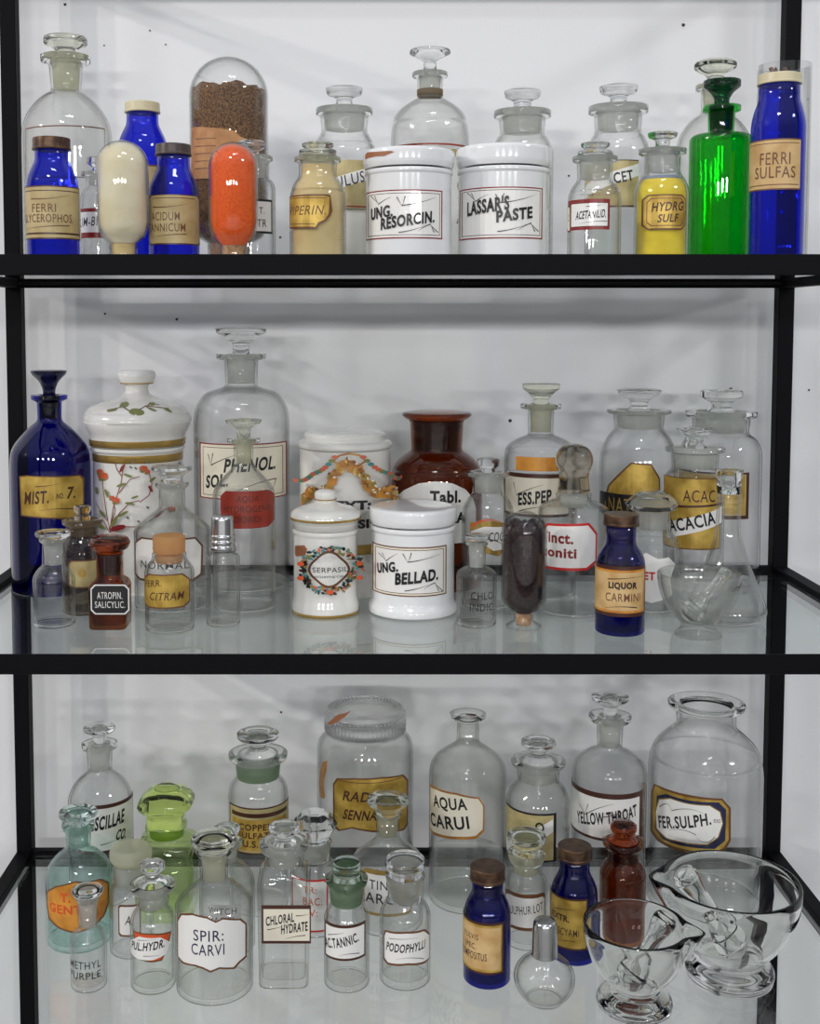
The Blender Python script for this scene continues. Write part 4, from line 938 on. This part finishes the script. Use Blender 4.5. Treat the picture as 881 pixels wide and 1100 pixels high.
v = Vessel('stoppered_bottle', 'small square amber bottle with black label reading ATROPIN SALICYLIC', 'bottle', 'M', 117.8, 20, low=678, group=GM)
v.body([(594, 14.5, 1), (597, 14.2, 1), (619, 14, 2), (625, 19, 4), (630, 20.5, 2), ('b', 20)], G['amber'], square=1, wall=2.6)
v.stopper([(575, 10, 2), (577, 19, 2), (583, 22.5, 2), (589, 20, 2), (592, 14, 1), (594, 13)], 'amber', 594, 13, 617)
a = v.art(v.m(20)); a.rect(97, 628, 138.5, 660, paper, 4.5, thick=True); a.rect(98.3, 629.3, 137.2, 658.7, ink, 4)
a.text('ATROPIN.', 104, 636, 131, 643.5, paper, bold=.01); a.text('SALICYLIC.', 101.5, 646, 134, 653, paper, bold=.01); v.label(a)

v = Vessel('stoppered_bottle', 'clear sloping bottle with white NORMAL label behind the orange stoppered bottle', 'bottle', 'M', 185.5, 41, low=661, group=GM)
v.body([(519, 18, .8), (523, 17.5, .8), (525, 14, 1), (545, 14, 3), (552, 22, 3), (565, 39, 5), (570, 41, 2), ('b', 41)], G['clear'])
v.stopper([(500, 12, 1), (501, 21, 1), (505, 22, 1.5), (510, 14, 2), (515, 9, 1), (519, 9)], 'clear', 519, 12.5, 543)
a = v.art(); a.poly([(144, 583), (143, 617), (150, 623), (208, 624), (217, 617), (218, 586), (210, 577), (152, 577)], umber, True); a.poly([(146, 584), (145, 616), (151, 621), (207, 622), (215, 616), (216, 587), (209, 579), (153, 579)], paper)
a.text('PERSHAL', 156, 596, 204, 602, ink) if False else a.text('SPIR.', 164, 588, 190, 596, ink); a.text('NORMAL', 152, 604, 203, 612, ink); v.label(a)

v = Vessel('stoppered_bottle', 'little clear bottle with orange stained stopper and gold label reading FERR. CITRAM', 'bottle', 'M', 181.8, 26.5, low=683, group=GM)
v.body([(594, 18.2, .6), (597, 18, 1), (601, 19, 2), (610, 26, 5), (616, 26.5, 3), ('b', 26.5)], G['clear'], bottom=6)
v.part('stopper', [(575, 0), (575, 16.5, 2), (579, 17.5, 1), (593.5, 17, 1), (594, 0)], FR['orange']); v.part('stopper_shank', [(594.2, 15), (604, 14), (604.5, 12)], FR['orange'])
a = v.art(); g = [(153, 621), (152, 648), (160, 653), (198, 652), (204, 646), (204, 622), (196, 616), (160, 616.5)]; a.poly(g, umber, True); a.poly([(178 + (x - 178) * .95, 634.5 + (y - 634.5) * .92) for x, y in g], gold)
a.text('FERR.', 156, 624, 175, 631, brown, shear=.2, rot=2); a.text('CITRAM', 161, 637, 198, 645.5, brown, shear=.25, rot=2); v.label(a)

# ------------------------------------------------------------------ lowest row in view
GB = 'apothecary bottles on the shelf of the mortars'
v = Vessel('stoppered_bottle', 'tall clear bottle at the back by the left post with label reading SCILLAE CO', 'bottle', 'B', 109.3, 34, dep=1.27, group=GB)
v.body([(798.5, 19, .8), (803, 18.5, .8), (805, 13.5, 1), (828, 12.5, 4), (836, 24, 8), (852, 34, 10), ('b', 34)], G['clear'])
v.stopper([(779, 12, 2), (781, 17, 1.5), (785, 16.5, 2), (790, 7, 2), (798.5, 6)], 'clear', 798.5, 11.5, 826)
a = v.art(); a.rect(84, 865, 142, 917, brown, tilt=0, thick=True); a.rect(85, 869, 139.5, 914, paper); a.text('SYR.SCILLAE', 84, 877, 134.5, 892, ink, rot=12, shear=.2, bold=.03); a.text('CO.', 124, 890.5, 136, 902, ink, rot=10, shear=.15, bold=.03)
a.arc((93, 885), (110, 875), .03, 1, ink); a.arc((108, 908), (125, 902), .03, 1, ink); v.label(a)

v = Vessel('stoppered_bottle', 'lime green square cut glass bottle with wide faceted stopper', 'bottle', 'B', 179.5, 30, dep=1.235, group=GB)
v.body([(886, 22, 1), (889, 21.5, 1), (897, 21.5, 2), (903, 29, 3), (910, 31, 2), ('b', 31)], G['lime'], square=1, wall=4, bottom=10)
v.part('stopper', [(843, 0), (843, 8, 1), (848, 17, 1), (857, 27, 1), (861, 29.5, 1), (867, 24, 1), (869, 20, 1), (885, 20), (886, 0)], S['lime'], square=.8, seg=32)
v.part('stopper_shank', [(886.2, 18.5), (897, 17.5), (897.5, 15)], FR['lime']); v.fill(915, liquid, 'liquid')

v = Vessel('stoppered_bottle', 'aqua tinted bottle with orange shield label in red letters, by the left post', 'bottle', 'B', 85, 35, low=1026, group=GB)
v.body([(884, 17, 2), (888, 17.5, 2), (893, 13.5, 1), (911, 12.5, 4), (918, 24, 7), (932, 35, 10), ('b', 35)], G['aqua'], bottom=6)
v.stopper([(869, 14, 2), (871, 20, 1.5), (876, 20.5, 2), (881, 12, 2), (884, 12)], 'aqua', 884, 11.5, 908)
a = v.art(); g = [(50, 958), (49, 970), (52, 986), (64, 998), (82, 1003), (100, 996), (112, 984), (117, 970), (117, 948), (108, 944), (80, 947), (60, 952)]; a.poly(g, umber, True); a.poly([(84 + (x - 84) * .95, 972 + (y - 972) * .94) for x, y in g], orange_l)
a.text('T.', 65, 960, 76, 970, redorange, bold=.04); a.text('GENTI', 54, 973, 92, 983, redorange, bold=.03); v.label(a)

v = Vessel('stoppered_bottle', 'small clear bottle printed METHYL PURPLE in black', 'bottle', 'B', 94, 20, low=1069, group=GB)
v.body([(962, 13, .8), (965, 12.5, .8), (968, 11, 1), (996, 10.5, 3), (1001, 17, 4), (1008, 19.5, 3), ('b', 19.5)], G['clear'], bottom=5)
v.stopper([(953, 12, 1), (955, 17, 1), (959, 16.5, 2), (962, 11, 1)], 'clear', 962, 9.5, 994)
a = v.art(); a.text('METHYL', 76, 1034, 108, 1042, ink, bold=-.01); a.text('PURPLE', 76, 1045.5, 108, 1053, ink, bold=-.01); v.label(a, 'printed_lettering')

v = Vessel('stoppered_bottle', 'clear bottle with milky flat topped stopper and narrow label behind the red shield bottle', 'bottle', 'B', 141, 23.5, low=1032, group=GB)
v.body([(926, 21, .8), (928, 20, .8), (948, 19, 2), (952, 22, 3), (958, 23.5, 2), ('b', 23.5)], G['clear'])
v.part('stopper', [(909, 0), (909, 19, 2), (913, 22.5, 2), (921, 22.5, 2), (925.5, 19.5), (926, 0)], FR['yellowish']); v.part('stopper_shank', [(926.2, 18), (947, 16), (947.5, 14)], FR['clear'])
a = v.art(); a.rect(126.5, 972, 150, 1006, umber, 2, thick=True); a.rect(128, 974, 149, 1004, paper, 2); a.text('A.', 134, 984, 144, 994, ink, shear=.2); v.label(a)

v = Vessel('stoppered_bottle', 'small clear bottle with red shield label crossed by a white scroll reading PULV. HYDR', 'bottle', 'B', 163.7, 24.3, low=1070.5, group=GB)
v.body([(949, 24.3, 1), (954, 23.5, 1.5), (959, 17.5, 1), (974, 17, 3), (981, 22, 4), (988, 24.3, 3), ('b', 24.3)], G['clear'], bottom=6)
v.stopper([(925, 8, 2), (927.5, 13.5, 2), (933, 13.5, 3), (938, 7, 2), (942, 8, 1), (949, 17)], 'clear', 949, 15.5, 973)
a = v.art(); a.poly([(143, 999), (146, 1018), (148, 1030), (163, 1034), (174, 1032), (180, 1018), (184, 1000), (163, 1003)], umber, True); a.poly([(144, 1000.5), (148, 1018), (150, 1028.5), (163, 1032.5), (173, 1030.5), (178.5, 1018), (182.5, 1002), (163, 1004.5)], redorange)
a.poly([(139.5, 1011), (139.5, 1024), (148, 1030), (164, 1031.5), (178, 1025), (183, 1012), (172, 1007), (150, 1006)], paper); a.text('PUL.HYDR.', 141.5, 1013, 178, 1022, ink, rot=3, shear=.25, bold=.02); a.arc((148, 1010), (168, 1009), .03, .9, greyink); a.arc((154, 1027), (172, 1026), .03, .9, greyink); v.label(a)

v = Vessel('stoppered_bottle', 'clear bottle with small round stopper standing behind the SPIR CARVI bottle', 'bottle', 'B', 244, 30, dep=1.165, group=GB)
v.body([(903, 17, .8), (907, 17, .8), (909, 13, 1), (925, 12.5, 4), (932, 22, 6), (944, 30, 8), ('b', 30)], G['dusty'])
v.stopper([(886, 9, 2), (889, 15, 2), (894, 14, 3), (898, 8, 1), (903, 8)], 'clear', 903, 11.5, 924)
a = v.art(); a.rect(222, 972, 258, 996, paper, thick=True); a.text('WITCH', 224, 976, 254, 983, greyink, bold=0); a.text('HAZEL', 224, 986, 254, 993, greyink, bold=0); v.label(a)

v = Vessel('stoppered_bottle', 'broad shouldered clear bottle with white scalloped label reading SPIR. CARVI', 'bottle', 'B', 230, 41.5, low=1082, group=GB)
v.body([(914, 20, 1), (918, 17, 1), (922, 15.5, 1), (945, 15, 3), (951, 23, 3), (965, 39, 5), (970, 42, 2), ('b', 41.5)], G['clear'], bottom=6, flute=None)
v.stopper([(896, 14, 2), (899, 24, 2), (905, 24.5, 2), (910, 17, 2), (914, 16)], 'yellowish', 914, 13.5, 943)
a = v.art(); g = [(194, 981), (190, 988), (190, 1028), (196, 1035), (209, 1038), (218, 1041), (226, 1045), (236, 1041), (252, 1041), (258, 1034), (265, 1028), (265, 992), (259, 987), (240, 986), (232, 990), (222, 985), (206, 981)]
a.poly(g, umber, True); a.poly([(227.5 + (x - 227.5) * .95, 1012.5 + (y - 1012.5) * .93) for x, y in g], paper); a.text('SPIR:', 208, 1000, 240, 1012, navy, bold=.01); a.text('CARVI', 206, 1015, 241, 1027, navy, bold=.01); v.label(a)

v = Vessel('stoppered_bottle', 'clear bottle with green tinged neck and gold label reading COPPER SULFATE', 'bottle', 'B', 278, 32, dep=1.25, group=GB)
v.body([(809, 31.5, 1), (814, 31, 1.5), (818, 24, 1), (834, 23, 3), (840, 29, 4), (850, 32, 4), ('b', 32)], G['clear'])
v.stopper([(785, 17, 2), (787.5, 23, 2), (793, 22, 3), (799, 8.5, 2), (804, 9, 2), (809, 20)], 'clear', 809, 21.5, 833)
v.part('neck_tint', [(817, 23.2), (834, 22.2), (834, 21.6), (817, 22.4)], FR['mossy'], closed=False)
a = v.art(); a.rect(246, 868, 310, 917.5, brown, thick=True); a.rect(247, 869.5, 309, 916, olive); a.rect(249, 874, 307, 878.5, brown); a.rect(250, 881, 306, 914, gold)
a.text('COPPER', 257, 886, 293, 893, brown, bold=.02); a.text('SULFATE', 256, 895, 294, 901.5, brown, bold=.02); a.text('U.S.P.', 261, 903.5, 286, 911, brown, bold=.02); v.label(a)

v = Vessel('stoppered_bottle', 'square clear bottle with dark bordered label reading CHLORAL HYDRATE', 'bottle', 'B', 305.5, 27, low=1064, group=GB)
v.body([(905, 26.5, 1.5), (911, 26, 1.5), (916, 20.5, 1), (929, 21, 2), (935, 26, 3), (942, 28, 2), ('b', 26.5)], G['clear'], square=1, bottom=8, wall=3)
v.stopper([(885, 12, 2), (887.5, 17, 2), (893, 16.5, 3), (898, 9, 1), (905, 14)], 'clear', 905, 19, 927)
a = v.art(v.m(28)); a.rect(281, 972, 334, 1013, brown, thick=True); a.rect(283, 976, 332.5, 1010, cream); a.text('CHLORAL', 284.5, 982, 317, 992, ink, rot=9, shear=.15, bold=.02); a.text('HYDRATE', 301, 991, 331.5, 1001, ink, rot=8, shear=.15, bold=.02)
a.arc((287, 998), (304, 994), .03, 1, ink); a.arc((328, 1004), (306, 1008), .03, 1, ink); a.arc((318, 983), (331, 981), .05, 1, ink); v.label(a)

v = Vessel('stoppered_bottle', 'clear bottle with faceted crystal stopper and red bordered label behind the square bottle', 'bottle', 'B', 338.5, 27, low=1009, group=GB)
v.body([(904, 18, 1), (908, 16.5, 1), (922, 16, 3), (930, 24, 4), (938, 27, 4), ('b', 27)], G['clear'])
v.stopper([(872, 0), (872, 12, 2), (877, 20, 2), (885, 24.5, 1), (893, 20, 2), (899, 15, 1), (904, 14)], 'clear', 904, 14.5, 920, flute=lambda z: (10, .06))
a = v.art(); a.rect(313, 945, 352, 1001, red, 3, thick=True); a.rect(314.5, 947, 350.5, 999, paper, 3); a.text('TR:', 326, 953, 340, 960, redorange); a.text('BAC:', 326, 965, 346, 973, redorange); a.text('IV:', 330, 977, 341, 985, redorange); v.label(a)

v = Vessel('lidded_glass_jar', 'large clear glass jar with knurled glass lid and gold label reading RAD. SENN', 'jar', 'B', 392.3, 51.5, dep=1.308)
v.body([(786, 41, 1), (789, 43, 1), (793, 49, 4), (802, 51.5, 4), ('b', 51.5)], G['clear'])
v.part('lid', [(761, 0), (761, 30, 2), (759.5, 33, 1), (759.5, 40, 2), (764, 43.5, 1.5), (783, 43.5, 1), (785.8, 41), (786, 0)], S['ribbed'], flute=lambda z, v=v: (60, .04) if z < v.z(766) else None, seg=360)
a = v.art(); g = [(362, 836), (358, 842), (358, 888), (364, 893), (378, 890), (434, 892), (438, 886), (438.5, 838), (433, 832), (410, 835), (380, 836)]; a.poly(g, umber, True); a.poly([(398 + (x - 398) * .96, 862.5 + (y - 862.5) * .94) for x, y in g], gold); a.rect(362, 840, 435, 841, umber)
a.text('RAD.', 368, 851, 403, 862, brown, shear=.25, bold=.02); a.text('SENNAE', 368, 871, 412, 882, brown, shear=.25, bold=.02); v.label(a)
a = v.art(); a.poly([(347, 819), (344, 830), (342, 845), (344, 857), (349, 858), (348, 840), (351, 826), (352, 817)], ochre, True); v.label(a, 'brown_residue')
a = v.art(v.m(43.5)); a.poly([(351, 778), (356, 774), (363, 768), (372, 766), (378, 763), (370, 771), (362, 776), (356, 779)], stain_brown, True); a.build('lid_residue', v.root, lambda z, r=a.r: r, True)

v = Vessel('stoppered_bottle', 'clear bottle with conical ribbed shoulder and label reading TINCT. AROM', 'bottle', 'B', 416.5, 38.5, dep=1.214, group=GB)
v.body([(874, 15, 1), (878, 12.5, 1), (899, 12.5, 4), (905, 18, 4), (918, 35, 5), (924, 38.5, 2), ('b', 38.5)], G['clear'], flute=lambda z, v=v: (16, .05) if v.z(922) < z < v.z(901) else None)
v.stopper([(854, 14, 2), (857, 22, 2), (862, 22.5, 2), (868, 15, 3), (874, 12)], 'yellowish', 874, 11, 897)
a = v.art(); a.rect(391, 935, 442, 984, goldband, 2, thick=True); a.rect(392, 940, 441, 981, paper, 2); a.text('TINCT', 397, 947, 434, 957, ink, bold=.01); a.text('AROM', 393, 961, 438, 972, ink, bold=.01); v.label(a)

v = Vessel('stoppered_bottle', 'small clear bottle with green tinged stopper and label reading AC. TANNIC', 'bottle', 'B', 372.5, 24.7, low=1068.5, group=GB)
v.body([(943, 23, 1.5), (949, 22, 1.5), (953, 18, 1), (969, 17.5, 3), (976, 22, 4), (984, 24.7, 3), ('b', 24.7)], G['clear'], bottom=6)
v.stopper([(923, 9, 2), (925.5, 14.5, 2), (932, 15, 3), (938, 15, 2), (943, 17)], 'mossy', 943, 16, 968)
v.part('neck_tint', [(946, 22), (952, 18.5), (969, 16.8), (969, 16.2), (952, 17.5)], FR['mossy'], closed=False)
a = v.art(); a.rect(348.5, 994, 392.5, 1032, brown, tilt=-2, thick=True); a.rect(350, 997, 391, 1029.5, paper, tilt=-2); a.text('AC.TANNIC.', 349, 1008, 386, 1018.5, ink, rot=9, shear=.1, bold=.02); a.arc((386, 1024), (364, 1027), .03, 1, ink); a.arc((353, 1004), (370, 1002), .03, .9, ink); v.label(a)

v = Vessel('stoppered_bottle', 'clear bottle with milky ground neck and gilt edged label reading PODOPHYLLI', 'bottle', 'B', 435.3, 27.7, low=1066, group=GB)
v.body([(940, 21.5, 1), (944, 20.5, 1), (947, 19.5, 1), (965, 18.5, 3), (972, 24, 4), (980, 27.7, 4), ('b', 27.7)], G['clear'], bottom=8)
v.stopper([(919, 14, 2), (922, 21, 2), (930, 22.5, 3), (936, 17, 2), (940, 18)], 'clear', 940, 17.5, 966)
a = v.art(); g = [(414, 999), (412, 1004), (412, 1030), (416, 1036), (438, 1037), (456, 1035), (462, 1030), (462, 1003), (456, 998), (436, 1001)]; a.poly(g, umber, True); a.poly([(437 + (x - 437) * .95, 1018 + (y - 1018) * .88) for x, y in g], paper); a.text('PODOPHYLLI', 415, 1014.5, 457, 1024, ink, rot=3, shear=.2, bold=.02)
a.arc((418, 1008), (450, 1007), .05, .9, greyink); a.arc((455, 1030), (425, 1031), .05, .9, greyink); v.label(a)

v = Vessel('open_bottle', 'tall stopperless clear bottle half full of liquid with orange edged label reading AQUA CARUI', 'bottle', 'B', 501.7, 41.3, low=984)
v.body([(767, 19.5, 1.2), (771, 18.5, 1.5), (775, 11.5, 1.5), (797, 12, 5), (802, 20, 6), (815, 38, 12), (828, 41.3, 6), ('b', 41.3)], G['dusty'], bottom=6)
v.fill(915, liquid, 'liquid')
a = v.art(); g = [(460, 844), (459.5, 892), (465, 896), (495, 902), (512, 901), (520, 893), (520.5, 866), (515, 857), (490, 852), (468, 846)]; a.poly(g, ochre, True); a.poly([(489.7 + (x - 489.7) * .95, 872 + (y - 872) * .90) for x, y in g], cream)
a.text('AQUA', 466, 858, 502, 873, ink, rot=-6, bold=.02); a.text('CARUI', 462.5, 878, 504, 892, ink, rot=-5, bold=.02); v.label(a)

v = Vessel('stoppered_bottle', 'clear wide lipped bottle with olive and black label, only the letter O showing on white', 'bottle', 'B', 577, 33.5, dep=1.235, group=GB)
v.body([(817, 29, 1), (821, 28.5, 1.5), (825, 22.5, 1), (839, 22, 3), (845, 28, 4), (856, 33.5, 5), ('b', 33.5)], G['dusty'])
v.stopper([(793.5, 13, 2), (796, 19, 2), (801, 18, 3), (807, 7.5, 2), (812, 8, 2), (817, 18)], 'clear', 817, 20.5, 838)
a = v.art(); a.rect(543, 874, 597, 926, ink, thick=True); a.rect(543.5, 876, 594, 924, olive); a.poly([(543, 901), (543, 915), (594, 894), (594, 880)], paper); a.text('ZINC O', 548, 889, 586, 900, ink, rot=12, bold=.02); v.label(a)

v = Vessel('stoppered_bottle', 'clear bottle with tall mushroom stopper and dark bordered label reading YELLOW THROAT', 'bottle', 'B', 652.8, 39.3, dep=1.25, group=GB)
v.body([(768.5, 22.5, 1), (773.5, 22, 1), (777, 14, 1), (803, 13, 4), (808, 24, 5), (818, 37, 8), (828, 39.3, 4), ('b', 39.3)], G['clear'])
v.stopper([(744.5, 13, 2), (747.5, 20, 1.5), (752, 19.5, 2), (758, 7.5, 3), (768.5, 7.5)], 'clear', 768.5, 12, 801)
a = v.art(); a.rect(614, 853, 691.5, 904, brown, thick=True); a.rect(617, 858.5, 687, 901, paper); a.text('YELLOW THROAT', 619.5, 873, 684.5, 886, ink, rot=6, shear=.12, bold=.025); a.text('T', 676, 887, 684, 896, ink)
a.arc((623, 864), (629, 875), 0, 1, umber); a.arc((632, 864), (629, 875), 0, 1, umber); a.arc((629, 875), (660, 864), -.05, 1, ink); a.arc((648, 878), (684, 866), .04, 1, ink); v.label(a)

v = Vessel('open_jar', 'large open mouthed clear jar with dark blue and gold oval label reading FER. SULPH', 'jar', 'B', 755, 59.5, dep=1.262)
v.body([(755, 40, 1.5), (759, 39.5, 2), (763, 31, 1.5), (780, 30.5, 5), (786, 38, 6), (802, 55, 14), (822, 59.5, 12), ('b', 59.5)], G['clear'], wall=3)
a = v.art(); a.poly([(703, 842), (700, 850), (699, 892), (706, 903), (722, 912), (768, 918), (780, 912), (785, 903), (785, 868), (776, 858), (740, 854), (712, 846)], umber, True); a.poly([(704.5, 844), (702, 851), (701, 891), (708, 901), (723, 909), (768, 916), (778, 910), (782.5, 902), (782.5, 869), (775, 860), (740, 856.5), (713, 848.5)], gold)
a.poly([(706, 855), (704, 890), (713, 902), (730, 908), (768, 912), (779, 903), (780, 870), (772, 862), (740, 860), (716, 853)], navy); g = [(708, 858), (704, 872), (705, 890), (716, 901), (735, 906), (760, 908), (772, 900), (777, 885), (774, 872), (763, 865), (740, 863), (720, 857)]
a.poly(g, goldband); a.poly([(741 + (x - 741) * .97, 884 + (y - 884) * .95) for x, y in g], paper); a.text('FER.SULPH.', 706.5, 878, 766, 891, ink, rot=3, shear=.15, bold=.02); a.text('exs', 766.5, 880, 774, 884, greyink)
a.arc((709, 867), (722, 871), -.4, 1.2, greyink); a.arc((722, 871), (756, 874), -.1, 1, greyink); a.arc((768, 899), (748, 899), -.3, 1.2, greyink); a.arc((748, 897), (718, 892), .1, 1, greyink); v.label(a)

v = Vessel('stoppered_bottle', 'dark amber brown bottle with ball stopper, behind the nearer mortar', 'bottle', 'B', 669, 24.5, low=1019, group=GB)
v.body([(903, 22.5, 1.5), (908, 21.5, 1.5), (912, 17, 1), (924, 17, 2), (930, 22, 4), (937, 24.5, 3), ('b', 24.5)], G['amber'])
v.stopper([(883, 9, 2), (886, 14, 3), (892, 14, 3), (897, 9, 1), (900, 13, 2), (903, 17)], 'amber', 903, 16, 923)

v = blue_bottle('cobalt blue bottle with bronze cap and gold label ending YAMI, beside the amber bottle', 617, 25.2, (908, 921, 18), bronze, (936, 16), 957, low=1039, shelf='B', gm='cobalt_deep', group=GB)
a = v.art(); a.rect(591, 966, 632, 1021, brown, thick=True); a.rect(591, 968, 630, 1019, gold); a.text('EXTR.', 594, 982, 612, 989, brown, bold=.03); a.text('HYOSCYAMI', 590, 997, 622, 1005, brown); a.arc((596, 975), (622, 978), .03, .9, brown); a.arc((618, 1012), (596, 1010), .03, .9, brown); v.label(a)

v = Vessel('stoppered_bottle', 'small clear bottle with gilt edged label reading SULPHUR LOT', 'bottle', 'B', 565.3, 22.5, low=1023, group=GB)
v.body([(916, 20, 1.5), (922, 19, 1.5), (926, 17, 1), (937, 17, 3), (943, 21, 3), (949, 22.7, 3), ('b', 22.5)], G['clear'], bottom=6)
v.stopper([(893, 14, 2), (896, 20.5, 2), (903, 20.5, 3), (909, 14, 2), (916, 15)], 'yellowish', 916, 15.5, 936)
a = v.art(); a.rect(545, 961, 587, 1000, umber, 3, thick=True); a.rect(546, 965, 586, 996.5, paper, 3); a.text('SULPHUR LOT', 546, 974, 583, 983, ink, rot=4, shear=.1, bold=.01); v.label(a)

v = blue_bottle('cobalt blue bottle with bronze cap and brown label, nearest the little atomiser', 523.7, 25.5, (930, 944, 18.8), bronze, (958, 16.5), 978, low=1064.5, shelf='B', gm='cobalt_deep', group=GB)
a = v.art(); a.rect(492, 992, 542, 1047, brown, thick=True); a.rect(492, 994.5, 540, 1044.5, gold); a.rect(494, 997, 538.5, 1042, tan_); a.text('PULVIS', 500, 1002, 514, 1008, brown); a.text('IPEC.', 501, 1012, 512, 1018, brown); a.text('COMPOSITUS', 495, 1022, 523, 1030, brown); v.label(a)

v = Vessel('atomiser_bottle', 'round bellied clear little bottle with domed silver cap', 'bottle', 'B', 586, 20, low=1086)
v.body([(1018, 12, 1), (1024, 12.5, 2), (1030, 20, 4), (1038, 30, 6), (1050, 34, 7), (1063, 30, 7), (1072, 21, 3), ('b', 20)], G['clear'], bottom=6, wall=3)
v.part('cap', [(987, 0), (987, 7, 3), (989, 12, 4), (996, 13, 3), (1023, 14, 1), (1026, 14.3, .6), (1026.5, 0)], steel)

v = mortar('nearer clear glass mortar with pouring lip, cut by the bottom of the view', 'B', 683.5, 1101, 39, 995, [(993, 55.5, 2), (1010, 55, 8), (1032, 48, 12), (1050, 34, 8), (1058, 25, 3), (1063, 26, 2), (1067, 38, 3), (1074, 41, 2), ('b', 40)], (-.25, 17), wall=3.5)
m1 = v
pestle('glass pestle leaning in the nearer mortar', v, (-.004, -.004, .046), (.0295, .004, .003), .0145, .0115, .007, S['clear'])
v = mortar('larger clear glass mortar behind and to the right, with pouring lip', 'B', 785.5, 1072, 43, 950, [(947, 72.5, 2), (965, 72, 10), (995, 62, 14), (1018, 43, 8), (1024, 34, 3), (1029, 35, 2), (1033, 44, 3), (1040, 47, 2), ('b', 45)], (3.0, 14), wall=4)
pestle('glass pestle leaning in the larger mortar', v, (.000, -.004, .052), (-.0455, .002, .006), .0165, .013, .0085, S['clear'])
